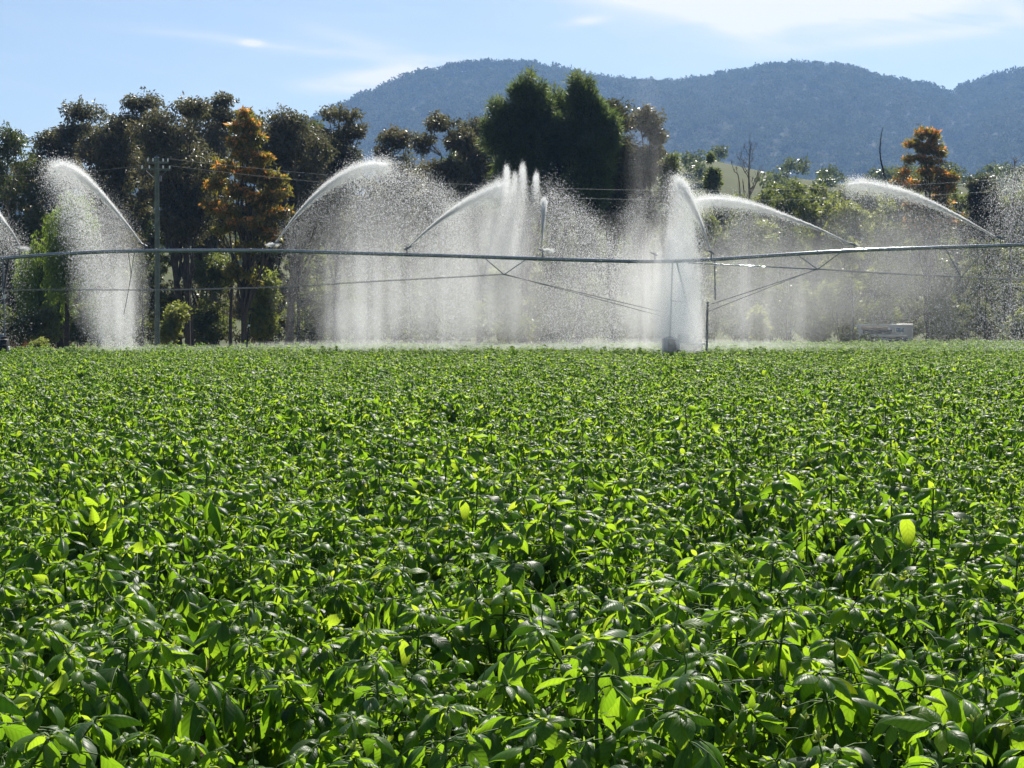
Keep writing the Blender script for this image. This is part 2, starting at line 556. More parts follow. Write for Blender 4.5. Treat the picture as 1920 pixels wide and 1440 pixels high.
# nearer grassy rise with paddocks
pp = np.array([(-900, 470), (0, 455), (500, 440), (800, 410), (950, 380), (1100, 335), (1200, 309), (1290, 303), (1350, 311), (1420, 326),
               (1480, 338), (1560, 349), (1700, 352), (1800, 350), (1950, 345), (2300, 335), (2900, 420)], float)
def paddock_z(px, d):
    py = np.interp(px, pp[:, 0], pp[:, 1])
    H = CAM_Z + 420 * (610 - py) / F
    f = smooth((d - 215) / 205)
    b = smooth((d - 420) / 260)
    return (H + 0.9) * f * (1 - b) - 0.95
mb = MB()
pxs = np.arange(-900, 2901, 30.0)
ds = np.linspace(205, 700, 50)
PX, D = np.meshgrid(pxs, ds)
grid(mb, (PX - 960) / F * D, D, paddock_z(PX, D))
tag(mb.build('paddock_hill', MAT['paddock'], smooth=True), kind='structure')

# ------------------------------------------------------------------ leaf sprays as numpy quads
def leaf_quads(mb, P, Dn, Nn, L, W, rnd):
    """rhombic leaves: base P, direction Dn, blade normal hint Nn"""
    S = norm(np.cross(Dn, Nn))
    L = L[:, None]; W = W[:, None]
    up = norm(np.cross(S, Dn))
    V = np.stack((P, P + Dn * L * 0.45 + S * W * 0.5 + up * L * 0.04, P + Dn * L, P + Dn * L * 0.45 - S * W * 0.5 + up * L * 0.04), 1)
    n = len(P)
    mb.add(V.reshape(-1, 3), np.arange(4 * n).reshape(n, 4), np.repeat(rnd, 4))

def rand_unit(n):
    return norm(rng.normal(size=(n, 3)))

def clump(mb, c, r, n, L, W, hang=0.6, tone=0.5, tvar=0.25, up=0.0):
    """leaves scattered in an ellipsoid; hang pulls the leaf direction down"""
    q = rand_unit(n) * (rng.random((n, 1)) ** 0.45) * np.asarray(r)
    P = np.asarray(c) + q
    D = norm(rand_unit(n) + np.array((0, 0, -hang + up)) + 0.4 * norm(q))
    leaf_quads(mb, P, D, rand_unit(n), L * rng.uniform(0.6, 1.3, n), W * rng.uniform(0.7, 1.3, n),
               np.clip(tone + rng.normal(0, tvar, n), 0, 1))

# forest on the mountain: a far-off wood that reads as one mass
def forest():
    mb = MB()
    tb = MB()
    n = 11000
    d = 1250 + (RIDGE_D + 30 - 1250) * rng.random(n) ** 0.8
    px = rng.uniform(-300, 2250, n)
    # a closer row along the crest, seen against the sky
    m = 620
    d = np.concatenate((d, RIDGE_D + rng.normal(0, 12, m)))
    px = np.concatenate((px, rng.uniform(300, 2150, m)))
    z = mountain_z(px, d)
    x = (px - 960) / F * d
    n = n + m
    h = rng.uniform(9, 18, n) * np.where(np.arange(n) < n - m, 1, 1.15)
    w = h * rng.uniform(0.45, 0.75, n)
    keep = ~((np.abs(px - 1768) < 20) & (d > RIDGE_D - 50))      # the clearing on the saddle
    k = 96
    tone = np.clip(0.42 + 0.42 * fbm(x * .009, d * .005, 3, 4) + rng.normal(0, .22, n), 0, 1)
    for blk in np.array_split(np.nonzero(keep)[0], 12):
        b = len(blk)
        q = norm(rng.normal(size=(b, k, 3))) * rng.random((b, k, 1)) ** 0.35
        q[..., 2] = np.abs(q[..., 2]) * 1.0 - 0.25
        q = q * np.stack((w[blk], w[blk], h[blk] * .62), -1)[:, None]
        P = np.stack((x[blk], d[blk], z[blk] + h[blk] * .45), -1)[:, None] + q
        P = P.reshape(-1, 3)
        nn = len(P)
        Dn = norm(rand_unit(nn) + 0.5 * norm(q.reshape(-1, 3)))
        s = np.repeat(h[blk], k)
        leaf_quads(mb, P, Dn, rand_unit(nn), s * rng.uniform(.12, .27, nn), s * rng.uniform(.10, .21, nn),
                   np.clip(np.repeat(tone[blk], k) + rng.normal(0, .12, nn), 0, 1))
    o = mb.build('forest', MAT['forest'])
    tag(o, 'blue green gum forest covering the mountain behind', 'forest', kind='stuff')
forest()

def far_wood():
    """scrub along the foot of the mountain, behind the irrigator on the right"""
    mb = MB()
    for i in range(420):
        px = rng.uniform(-250, 2150)
        d = rng.uniform(300, 470)
        lim = np.interp(px, pp[:, 0], pp[:, 1])
        if 1235 < px < 1470 and rng.random() < 0.80: continue
        if px < 1250 and d > 380: continue
        z = paddock_z(px, d)
        h = rng.uniform(3.5, 7.5) * (0.75 if px > 1500 else 1.0)
        c = np.array(((px - 960) / F * d, d, z))
        tone = rng.uniform(.2, .7)
        for j in range(5):
            cc = c + (rng.uniform(-h, h) * .35, rng.uniform(-h, h) * .35, h * rng.uniform(.35, .8))
            clump(mb, cc, (h * .3, h * .3, h * .22), 70, h * .14, h * .08, 0.3, tone, .2)
    tag(mb.build('distant_scrub', MAT['gum_olive']), 'band of grey green scrub at the foot of the mountain', 'scrub', kind='stuff')
far_wood()

# ------------------------------------------------------------------ trees
def wobble(a, b, n, amp, sag=0.0):
    t = np.linspace(0, 1, n)[:, None]
    P = a + (b - a) * t
    w = rng.normal(0, amp, (n, 3)) * np.sin(np.pi * t) * np.linalg.norm(b - a)
    P = P + w
    P[:, 2] += sag * np.sin(np.pi * t[:, 0]) * np.linalg.norm(b - a)
    return P

def tree(name, label, cat, base_px, Y, ells, leaf, bark, group, n_clump=60, n_leaf=120, cr=0.66, flat=0.75, L=0.36, W=0.13,
         hang=0.7, trunk_r=0.28, flowers=None, tone=0.45, up=0.0, fork=0.35, multi=1, limb_vis=1.0, depth=0.75, lean=0, top_py=None, dens=None):
    m = mpp(Y)
    b = at(base_px, 640, Y)
    gz = float(ground_z(np.array(b[0]), np.array(Y)))
    b[2] = gz
    root = empty(name, b, label, cat, group)
    k_ = 1.14 if name == 'gum_tree' else 1.0
    E = [(at(cx, cy, Y), rx * m * k_, ry * m * (k_ if cy > 260 else 1)) for cx, cy, rx, ry in ells]
    wt = np.array([rx * ry + (.06 if name != 'silky_oak' else .2) for _, rx, ry in E]); wt = wt / wt.sum()
    C, CS = [], []
    for i in range(n_clump):
        c, rx, ry = E[rng.choice(len(E), p=wt)]
        CS.append(min(1.0, rx / cr * 1.1))
        q = norm(rng.normal(size=3)) * rng.random() ** 0.38
        C.append(c + q * (max(rx - cr * .6, min(.2, rx * .3)), max(rx, 1.2) * depth, max(ry - cr * flat * .6, .15)))
    C = np.array(C)
    top = C[:, 2].max()
    cx = np.average([e[0][0] for e in E], weights=wt)
    tb = MB()
    mains = []
    for s in range(multi):
        b0 = b + ((rng.uniform(-1, 1) * .5 * (multi > 1)), (rng.uniform(-.6, .6) * (multi > 1)), -0.15)
        tip = np.array((cx + (rng.uniform(-1, 1) * 1.2 if multi > 1 else lean), Y, gz + (top - gz) * rng.uniform(.80, .93)))
        T = wobble(b0, tip, 9, 0.012)
        R = np.linspace(trunk_r, trunk_r * .16, 9) * (1 if multi == 1 else .6)
        R[0] *= 1.3
        tube(tb, T, R, 8)
        mains.append((T, R))
    # primary limbs, each to one clump
    k = max(4, n_clump // 8)
    prim = []
    for c in C[rng.permutation(len(C))[:k]]:
        T, R = mains[rng.integers(len(mains))]
        hfrac = np.clip((c[2] - gz) / (top - gz) - rng.uniform(.22, .4), fork * .8, .85)
        i = hfrac * 8
        j = int(i)
        a = T[j] + (T[min(j + 1, 8)] - T[j]) * (i - j)
        Lm = wobble(a, c, 6, 0.03, 0.06 if up >= 0 else 0)
        r0 = np.interp(i, range(9), R) * .62
        Rm = np.linspace(r0, max(r0 * .25, .02), 6)
        tube(tb, Lm, Rm, 6)
        prim.append((Lm, Rm))
    PP = np.concatenate([p for p, _ in prim] + [t[3:] for t, _ in mains])
    RR = np.concatenate([r for _, r in prim] + [r[3:] for _, r in mains])
    for c in C:
        dd = np.linalg.norm(PP - c, axis=1) + 0.9 * np.maximum(PP[:, 2] - c[2] + 0.2, 0)
        j = int(np.argmin(dd))
        if rng.random() < limb_vis:
            tube(tb, wobble(PP[j], c, 5, 0.05, 0.03), np.linspace(min(RR[j] * .6, .09), .018, 5), 5)
    tb.build('trunk', bark, root, smooth=True, origin=b)
    lb = MB()
    fb = MB()
    for c, cs in zip(C, CS):
        s = rng.uniform(.65, 1.3) * cs
        t = tone + rng.normal(0, .13 if name != 'she_oak' else .30)
        n = int(n_leaf * s * s)
        clump(lb, c, (cr * s, cr * s, cr * s * flat), n, L, W, hang, t, .2, up)
        # twigs of leaves pulled off the clump so the outline breaks up
        for q in range(3):
            c2 = c + norm(rng.normal(size=3)) * cr * s * rng.uniform(.7, 1.15)
            clump(lb, c2, (cr * .3, cr * .3, cr * .28), max(8, n // 12), L, W, hang, t, .2, up)
        if flowers is not None and rng.random() < flowers(c[2], top, gz):
            clump(fb, c + (0, 0, cr * s * flat * .55), (cr * s * .95, cr * s * .95, cr * s * flat * .4), int(n * .55), L * .95, W * 1.5, 0.0, .5, .3)
    lb.build('crown', leaf, root, origin=b)
    if fb.n:
        fb.build('flowers', MAT['orange'], root, origin=b)
    return root

def bare_tree(name, label, cat, pts, Y, r, twigs, bark, group=None, spread=0.5):
    """leafless stems: pts is the main stem in photo pixels; twigs number and reach in pixels"""
    P = np.array([at(px, py, Y) for px, py in pts])
    b = P[0].copy()
    b[2] = float(ground_z(np.array(b[0]), np.array(Y)))
    P[0] = b - (0, 0, .1)
    root = empty(name, b, label, cat, group)
    tb = MB()
    T = catmull(P, 14)
    R = np.linspace(r, r * .18, 14)
    tube(tb, T, R, 6)
    brs = []
    for k in range(twigs):
        br = MB(); brs.append(br)
        i = rng.uniform(5, 12.5)
        j = int(i)
        a = T[j] + (T[j + 1] - T[j]) * (i - j)
        ln = spread * rng.uniform(.5, 1.2) * (1.25 - i / 14)
        az = rng.uniform(0, 6.28)
        e = a + np.array((math.cos(az) * ln * .55, math.sin(az) * ln * .4, ln * rng.uniform(.7, 1.1)))
        W_ = wobble(a, e, 6, .04)
        tube(br, W_, np.linspace(R[j] * .55, .012, 6), 5)
        for q in range(3):
            a2 = W_[rng.integers(2, 5)]
            e2 = a2 + rng.normal(size=3) * ln * .16 + (0, 0, ln * .28)
            tube(br, wobble(a2, e2, 4, .05), np.linspace(.022, .008, 4), 4)
    tb.build('trunk', bark, root, smooth=True, origin=b)
    for br in brs:
        br.build('branch', bark, root, smooth=True, origin=b)
    return root

GUM = dict(leaf=MAT['gum_dark'], bark=MAT['bark_dark'], group='gum trees along the far edge of the field')
def gum(label, base, Y, ells, n=60, **kw):
    a = dict(GUM); a.update(kw)
    n = int(n * 2.5)
    a['bark'] = MAT['bark_pale'] if base % 3 == 0 else MAT['bark_dark']
    a.setdefault('n_leaf', 84)
    a.setdefault('L', .30); a.setdefault('W', .11)
    if 'cr' in a: a['cr'] *= .8
    return tree('gum_tree', label, 'gum tree', base, Y, ells, n_clump=n, **a)

gum('olive gum tree cut by the left edge of the photo, lower than its dark neighbours', 12, 125, [(0, 330, 75, 75), (12, 262, 32, 22), (45, 420, 50, 60), (20, 500, 50, 60)], 62, leaf=MAT['gum_olive'], tone=.3)
gum('dark gum tree at the left end of the tall row, above the leftmost high spray', 112, 131, [(120, 262, 55, 36), (95, 330, 60, 60), (150, 210, 42, 16), (110, 420, 60, 60)], 74, cr=.85)
gum('dark gum tree with tufted top between the leftmost high spray and the power pole', 220, 128, [(205, 268, 58, 36), (270, 192, 44, 14), (235, 230, 40, 22), (225, 345, 70, 70), (200, 440, 60, 50)], 90, cr=.8)
gum('dark gum tree with a thick twin trunk right of the power pole', 347, 122, [(305, 245, 62, 40), (355, 200, 35, 18), (335, 320, 75, 66), (350, 400, 60, 60)], 92, trunk_r=.48, multi=2)
gum('tall dark gum tree just left of the orange flowering tree, its top equally high', 402, 130, [(400, 212, 46, 28), (420, 188, 20, 10), (395, 300, 55, 66), (385, 400, 45, 60)], 66)
gum('dark gum tree just right of the orange flowering tree', 540, 122, [(530, 228, 52, 22), (560, 300, 66, 66), (580, 390, 60, 60), (520, 270, 40, 40)], 84, trunk_r=.36)
gum('broad dark gum tree with open right side, left of the gap showing the mountain', 632, 127, [(640, 212, 44, 16), (664, 245, 26, 26), (612, 275, 46, 46), (648, 320, 40, 50), (610, 400, 50, 60)], 64, trunk_r=.3, cr=.72)
gum('small brownish open gum tree just right of the gap showing the mountain', 742, 130, [(738, 258, 36, 18), (716, 290, 22, 24), (752, 320, 44, 36), (735, 390, 40, 40)], 44, cr=.7, tone=.6, trunk_r=.2)
gum('open forked gum tree with round top standing before the mountain, left of the she oaks', 825, 128, [(822, 228, 42, 16), (862, 262, 34, 22), (795, 268, 26, 22), (845, 325, 44, 30), (812, 380, 40, 40)], 50, cr=.66, tone=.5, trunk_r=.26)
gum('dark gum tree touching the left side of the she oaks', 898, 131, [(898, 240, 28, 24), (895, 310, 42, 50), (885, 400, 45, 60)], 54, tone=.35)
gum('brownish gum tree touching the right side of the she oaks', 1150, 119, [(1150, 222, 36, 34), (1155, 310, 48, 60), (1150, 400, 44, 40)], 66, tone=.42)
gum('pale brown gum tree partly veiled by mist, rightmost of the tall middle group', 1205, 122, [(1210, 225, 40, 26), (1232, 262, 16, 26), (1200, 310, 42, 44), (1200, 390, 40, 40)], 60, tone=.62, cr=.75)

OAK = dict(leaf=MAT['she_oak'], bark=MAT['bark_dark'], group='she oaks standing tallest in the tree line')
def she_oak(label, base, Y, ells, n, **kw):
    a = dict(OAK); a.update(kw)
    r_ = np.random.default_rng(base)
    ells = list(ells)
    for cx, cy, rx, ry in list(ells):
        for q in range(4):
            th = r_.uniform(-1.7, 1.7)
            ells.append((cx + rx * 1.08 * math.sin(th), cy - ry * 1.05 * math.cos(th), r_.uniform(4, 8), r_.uniform(9, 18)))
    return tree('she_oak', label, 'she oak', base, Y, ells, n_clump=int(n * 2.5), n_leaf=108, cr=.40, flat=2.1, L=.55, W=.055, hang=.0, up=.35, limb_vis=.4,
                trunk_r=.3, tone=.4, **a)
she_oak('tallest dark green she oak, left peak of the group in front of the mountain', 985, 116,
        [(978, 186, 14, 40), (996, 182, 13, 36), (1014, 205, 14, 36), (958, 215, 15, 30), (934, 218, 15, 22), (924, 258, 14, 30), (985, 250, 48, 44), (945, 275, 34, 40), (968, 320, 54, 50), (985, 375, 60, 40), (1010, 250, 36, 40)], 130)
she_oak('dark green she oak with uneven top between the two higher she oaks', 1035, 118,
        [(1030, 210, 16, 36), (1050, 204, 15, 36), (1062, 225, 14, 34), (1040, 250, 34, 40), (1036, 290, 42, 50), (1030, 340, 48, 50), (1042, 390, 50, 36)], 96)
she_oak('tall dark green she oak, right peak of the group in front of the mountain', 1085, 116,
        [(1078, 188, 13, 38), (1096, 192, 14, 38), (1112, 215, 16, 34), (1128, 236, 18, 32), (1144, 262, 14, 30), (1086, 255, 46, 46), (1112, 300, 48, 50), (1095, 360, 56, 50)], 122)

def fl_left(z, top, gz):
    f = (z - gz) / (top - gz)
    return np.interp(f, (.42, .5, .62, .8, 1), (0, .4, .8, .75, .95))
SILKY = dict(leaf=MAT['silky'], bark=MAT['bark_dark'], group='silky oaks in orange flower')
tree('silky_oak', 'large orange flowering tree right of the power pole', 'silky oak', 457, 109,
     [(458, 214, 12, 12), (469, 232, 15, 9), (447, 240, 14, 8), (475, 258, 22, 10), (443, 268, 19, 9), (460, 290, 26, 12), (490, 296, 24, 8), (426, 312, 26, 9), (469, 325, 34, 12), (507, 335, 31, 9), (407, 345, 24, 9), (443, 358, 34, 12), (524, 362, 24, 8), (490, 370, 37, 12), (398, 388, 20, 8), (434, 398, 41, 12), (512, 400, 37, 10), (469, 418, 48, 12), (417, 428, 29, 10), (499, 438, 34, 12), (456, 462, 39, 16), (443, 505, 20, 16), (477, 520, 19, 14)],
     n_clump=270, n_leaf=36, cr=.40, flat=.30, L=.36, W=.11, hang=.1, trunk_r=.22, flowers=fl_left, fork=.3, **SILKY)
def fl_right(z, top, gz):
    f = (z - gz) / (top - gz)
    return np.interp(f, (.5, .6, .75, 1), (.1, .35, .65, .85))
tree('silky_oak', 'smaller orange flowering tree at the far right in front of the mountain', 'silky oak', 1740, 142,
     [(1728, 250, 12, 12), (1748, 256, 10, 12), (1712, 268, 18, 8), (1740, 278, 22, 9), (1762, 284, 12, 9), (1700, 296, 16, 9), (1735, 302, 26, 10), (1770, 308, 18, 9), (1694, 322, 14, 10), (1745, 326, 34, 12), (1682, 342, 20, 8), (1780, 332, 18, 12), (1720, 350, 30, 12), (1765, 356, 34, 14), (1740, 385, 56, 22), (1770, 415, 48, 24), (1725, 430, 40, 24)],
     n_clump=190, n_leaf=40, cr=.46, flat=.40, L=.38, W=.12, hang=.2, trunk_r=.2, flowers=fl_right, fork=.3, **SILKY)

BACK = [(-15, 128, 400, 'dark tree low at the left edge behind the left pivot tower'), (75, 140, 285, 'dark background tree behind the bright weeping tree'),
        (185, 142, 228, 'dark background tree filling the gap right of the bright weeping tree'), (262, 140, 212, 'dark background tree just left of the power pole'),
        (375, 142, 205, 'dark background tree left of the large orange flowering tree trunk'), (490, 141, 215, 'dark background tree right of the large orange flowering tree trunk'),
        (585, 143, 226, 'dark background tree under the second high spray from the left'), (675, 140, 330, 'dark background tree below the gap showing the mountain'),
        (775, 143, 300, 'dark background tree under the small brownish open gum'), (865, 142, 270, 'dark background tree left of the row of small plumes'),
        (955, 141, 300, 'dark background tree below the tallest she oak'), (1060, 140, 290, 'dark background tree below the two right she oaks'),
        (1150, 142, 330, 'dark background tree left of the densest spray column'), (1235, 143, 420, 'dark background tree behind the middle pivot tower')]
for k, (px, Y, top, lab) in enumerate(BACK):
    tree('gum_tree', lab, 'gum tree', px, Y, [(px, top + 50, 58, 46), (px + 34, top + 40, 22, 22), (px - 36, top + 60, 24, 24), (px + 12, (top + 640) / 2 - 20, 60, (640 - top) * .3), (px, 575, 74, 72)], MAT['gum_olive'] if k % 3 == 0 else MAT['gum_dark'],
         MAT['bark_dark'], 'dense trees behind the front row', n_clump=215, n_leaf=84, cr=.62, L=.36, W=.14, trunk_r=.2, tone=.5, fork=.15, limb_vis=.3)
BACKR = [(1300, 158, 380, 'olive background tree right of the densest spray column'), (1375, 160, 365, 'olive background tree left below the leafless tree'),
         (1445, 158, 355, 'olive background tree right below the leafless tree'), (1530, 160, 345, 'olive background tree between the tall thicket and the glint on the pipe'),
         (1610, 158, 340, 'olive background tree above the caravan nose'), (1685, 160, 348, 'olive background tree above the caravan tail'),
         (1790, 158, 350, 'olive background tree below the very dark bush'), (1880, 160, 350, 'olive background tree at the right edge below the leafless twiggy tree'), (1950, 158, 340, 'olive background tree cut by the right edge of the photo')]
for k, (px, Y, top, lab) in enumerate(BACKR):
    tree('sapling_tree', lab, 'tree', px, Y, [(px, top + 38, 50, 38), (px + 10, top + 105, 58, 60), (px - 8, top + 180, 60, 50), (px, 600, 56, 44)], MAT['shrub'],
         MAT['bark_pale'], 'trees behind the right thickets', n_clump=190, n_leaf=100, cr=.7, L=.40, W=.16, trunk_r=.14, tone=.5, fork=.1, limb_vis=.4, multi=2)

def willow(label, base, Y, cx, top, rx, low, n):
    m = mpp(Y)
    b = at(base, 640, Y)
    b[2] = float(ground_z(np.array(b[0]), np.array(Y)))
    root = empty('pepper_tree', b, label, 'weeping tree', 'light green weeping trees')
    tb, lb = MB(), MB()
    topz = at(cx, top, Y)[2]
    T = wobble(b - (0, 0, .1), np.array((at(cx, 0, Y)[0], Y, topz - 1.0)), 8, .02)
    tube(tb, T, np.linspace(.2, .05, 8), 8)
    for i in range(n):
        a, r = rng.uniform(0, 6.28), math.sqrt(rng.random())
        p0 = np.array((at(cx, 0, Y)[0] + math.cos(a) * r * rx * m, Y + math.sin(a) * r * rx * m * .8, topz - (r ** 2) * 2.0 - rng.random() * 4.5))
        if i % 4 == 0:
            tube(tb, wobble(T[rng.integers(3, 8)], p0, 5, .04, .1), np.linspace(.05, .012, 5), 4)
        ln = min(rng.uniform(1.2, 3.4), p0[2] - at(0, low, Y)[2])
        if ln < .4: continue
        k = int(ln * 34)
        t = rng.random(k)
        P = p0 + np.stack((rng.normal(0, .13, k) + t * rng.normal(0, .2), rng.normal(0, .13, k), -t * ln), -1)
        D = norm(rng.normal(0, .5, (k, 3)) + (0, 0, -1))
        leaf_quads(lb, P, D, rand_unit(k), rng.uniform(.18, .36, k), rng.uniform(.05, .1, k), np.clip(rng.normal(.5, .25, k) , 0, 1))
    tb.build('trunk', MAT['bark_dark'], root, smooth=True, origin=b)
    lb.build('crown', MAT['willow'], root, origin=b)
willow('bright green weeping tree behind the leftmost high spray', 128, 112, 130, 345, 48, 640, 210)
willow('smaller green weeping tree beside the left pivot tower', 70, 116, 66, 420, 42, 640, 110)

def shrub(label, base, Y, ells, n=26, leaf='shrub', **kw):
    n = int(n * 1.6)
    a = dict(n_leaf=105, cr=.56, flat=.8, L=.26, W=.12, hang=.35, trunk_r=.09, multi=2, fork=.1, limb_vis=.5)
    a.update(kw)
    return tree('shrub', label, 'shrub', base, Y, ells, MAT[leaf], MAT['bark_dark'], 'shrubs and saplings under the tree line', n_clump=n, **a)

# under the left trees
shrub('dark shrub at the left edge beside the pivot tower foot', 35, 108, [(40, 610, 45, 34), (90, 600, 36, 40), (-20, 600, 40, 50)], 34, tone=.2)
shrub('dark shrub below the bright weeping tree', 150, 116, [(150, 600, 40, 45), (110, 560, 30, 40), (180, 620, 30, 24)], 30, tone=.25)
shrub('olive bush just right of the foot of the power pole', 322, 112, [(315, 620, 24, 26), (330, 590, 18, 18)], 16, leaf='shrub_light', tone=.4)
shrub('olive shrub low behind the left pipe span, between spray and power pole', 235, 124, [(240, 590, 60, 56), (215, 530, 40, 40), (262, 520, 34, 40)], 36, tone=.3)
shrub('leafy sapling under the large orange flowering tree, left side', 405, 126, [(400, 520, 45, 60), (395, 600, 50, 45)], 36, tone=.35)
shrub('bright olive conical sapling right of the large orange flowering tree trunk', 503, 111, [(503, 520, 26, 28), (498, 560, 32, 34), (500, 605, 34, 36)], 30, leaf='shrub_light', tone=.3)
shrub('dense dark shrub behind the second spray from the left', 590, 128, [(590, 520, 55, 60), (585, 600, 60, 45), (640, 580, 40, 60)], 44, tone=.25)
shrub('yellow green sapling veiled by the spray, left of the she oaks', 735, 122, [(735, 560, 55, 55), (700, 600, 40, 40), (750, 490, 30, 30)], 38, leaf='shrub_light', tone=.4)
shrub('olive shrub veiled by the spray under the open forked gum tree', 830, 126, [(830, 520, 55, 60), (810, 600, 60, 40), (870, 590, 40, 50)], 44, tone=.45)
shrub('light olive shrub with round leaves under the left she oak', 950, 114, [(948, 560, 40, 45), (965, 610, 40, 30), (935, 520, 22, 24)], 34, leaf='shrub_light', tone=.35)
shrub('dark shrub under the middle of the she oaks', 1040, 124, [(1040, 470, 60, 60), (1030, 570, 60, 70), (1090, 560, 50, 70)], 60, tone=.2)
shrub('dark shrub behind the densest column of spray', 1150, 124, [(1150, 470, 55, 60), (1170, 570, 60, 70), (1220, 520, 50, 80)], 60, tone=.3)
# right side, behind the mist
RS = dict(L=.3, W=.13)
shrub('rounded green tree at the right foot of the tall middle group', 1258, 124, [(1255, 312, 26, 26), (1262, 360, 38, 34), (1262, 430, 40, 44)], 44, tone=.35)
shrub('thin dark sapling standing before the grassy paddock', 1338, 150, [(1332, 300, 6, 16), (1338, 335, 13, 28), (1346, 375, 18, 18)], 26, tone=.2, cr=.42, multi=1, **RS)
shrub('olive sapling thicket left of the leafless tree, behind the mist', 1310, 138, [(1310, 430, 44, 46), (1300, 520, 55, 60), (1310, 600, 55, 44)], 54, tone=.55, **RS)
shrub('grey olive thicket directly below the leafless tree', 1400, 140, [(1400, 430, 55, 50), (1395, 520, 60, 60), (1400, 600, 60, 44)], 60, tone=.5, **RS)
shrub('tall olive thicket right of the leafless tree, top in clear air', 1480, 146, [(1475, 352, 38, 16), (1490, 392, 52, 32), (1480, 470, 60, 60), (1480, 570, 60, 60)], 76, tone=.45, **RS)
shrub('small yellowish sapling in the mist right of the middle pivot tower', 1427, 118, [(1425, 615, 14, 26), (1420, 590, 10, 14)], 12, leaf='shrub_light', tone=.8, cr=.4, **RS)
shrub('yellow olive sapling behind the bright glint on the pipe', 1580, 140, [(1580, 400, 50, 42), (1570, 470, 55, 50), (1580, 560, 55, 60)], 62, leaf='shrub_light', tone=.3, **RS)
shrub('yellow green sapling group behind the second truss joint, left of the caravan window end', 1655, 138, [(1655, 430, 45, 50), (1665, 520, 50, 50), (1650, 585, 50, 24)], 56, leaf='shrub_light', tone=.35, **RS)
shrub('darker thicket directly below the smaller orange flowering tree', 1745, 147, [(1740, 470, 55, 60), (1735, 560, 55, 60), (1755, 610, 50, 34)], 62, tone=.3, **RS)
shrub('leafy sapling with pale leaves right of the caravan', 1775, 134, [(1765, 560, 24, 50), (1775, 610, 30, 34), (1770, 510, 16, 30)], 30, leaf='shrub_light', tone=.4, **RS)
shrub('very dark bush right of the smaller orange flowering tree', 1838, 140, [(1838, 345, 34, 20), (1850, 380, 40, 32), (1838, 430, 42, 40)], 46, tone=.05, leaf='gum_dark', **RS)
shrub('grey thicket behind coarse droplets at the far right', 1850, 144, [(1850, 500, 55, 60), (1855, 580, 60, 60), (1920, 540, 50, 90)], 70, tone=.35, **RS)
shrub('small bright bush at the right edge above the crop', 1908, 132, [(1908, 615, 20, 24), (1925, 595, 14, 20)], 14, leaf='shrub_light', tone=.3, **RS)
shrub('pale bush in front of the caravan nose', 1592, 131, [(1590, 632, 20, 12), (1625, 638, 24, 8)], 12, leaf='shrub_light', tone=.6, cr=.4)
shrub('low leafy sprig standing above the crop at the left, near the pivot tower', 72, 92, [(72, 645, 14, 8)], 8, leaf='shrub_light', tone=.4, cr=.22, L=.14, W=.07, trunk_r=.03)

bare_tree('bare_tree', 'leafless tree standing before the grassy paddock', 'bare tree', [(1405, 640), (1404, 480), (1406, 400), (1404, 330), (1407, 268)], 132, .16, 16, MAT['bark_pale'], spread=3.0)
bare_tree('bare_tree', 'tall leafless twiggy tree at the right edge', 'bare tree', [(1893, 640), (1895, 480), (1898, 400), (1903, 345), (1902, 300)], 138, .15, 22, MAT['bark_pale'], spread=2.6)
bare_tree('dead_branch', 'single bent dead black stem left of the smaller orange flowering tree', 'dead stem', [(1670, 640), (1668, 500), (1664, 370), (1657, 325), (1650, 290), (1652, 255), (1656, 238)], 139, .13, 0, MAT['bark_burnt'])
bare_tree('dead_branch', 'thin pale dead stem leaning left of the leafless tree', 'dead stem', [(1396, 420), (1388, 365), (1376, 320), (1370, 300)], 131, .06, 3, MAT['bark_pale'], spread=.8)
for px, top in ((1288, 272), (1301, 281)):
    pass
# thin trunks of the thicket under the tree line
stems = [(352, 470, .24, 'thick grey trunk beside the twin trunk behind the power pole'), (432, 560, .16, 'short dark trunk under the left side of the large orange flowering tree'),
         (268, 540, .10, 'thin trunk in the gap left of the power pole'), (560, 500, .16, 'pale trunk right of the olive conical sapling'),
         (690, 470, .08, 'thin trunk veiled by the second spray'), (770, 480, .10, 'thin trunk left of the third jet'), (1600, 500, .08, 'thin stem above the caravan nose')]
for px, top, r, lab in stems:
    bare_tree('dead_tree', lab, 'trunk', [(px + rng.uniform(-3, 3), 645), (px, 600), (px + rng.uniform(-4, 4), 540), (px + rng.uniform(-6, 6), top)], 117, r, 5, MAT['bark_dark'], 'bare trunks under the tree line', spread=1.6)

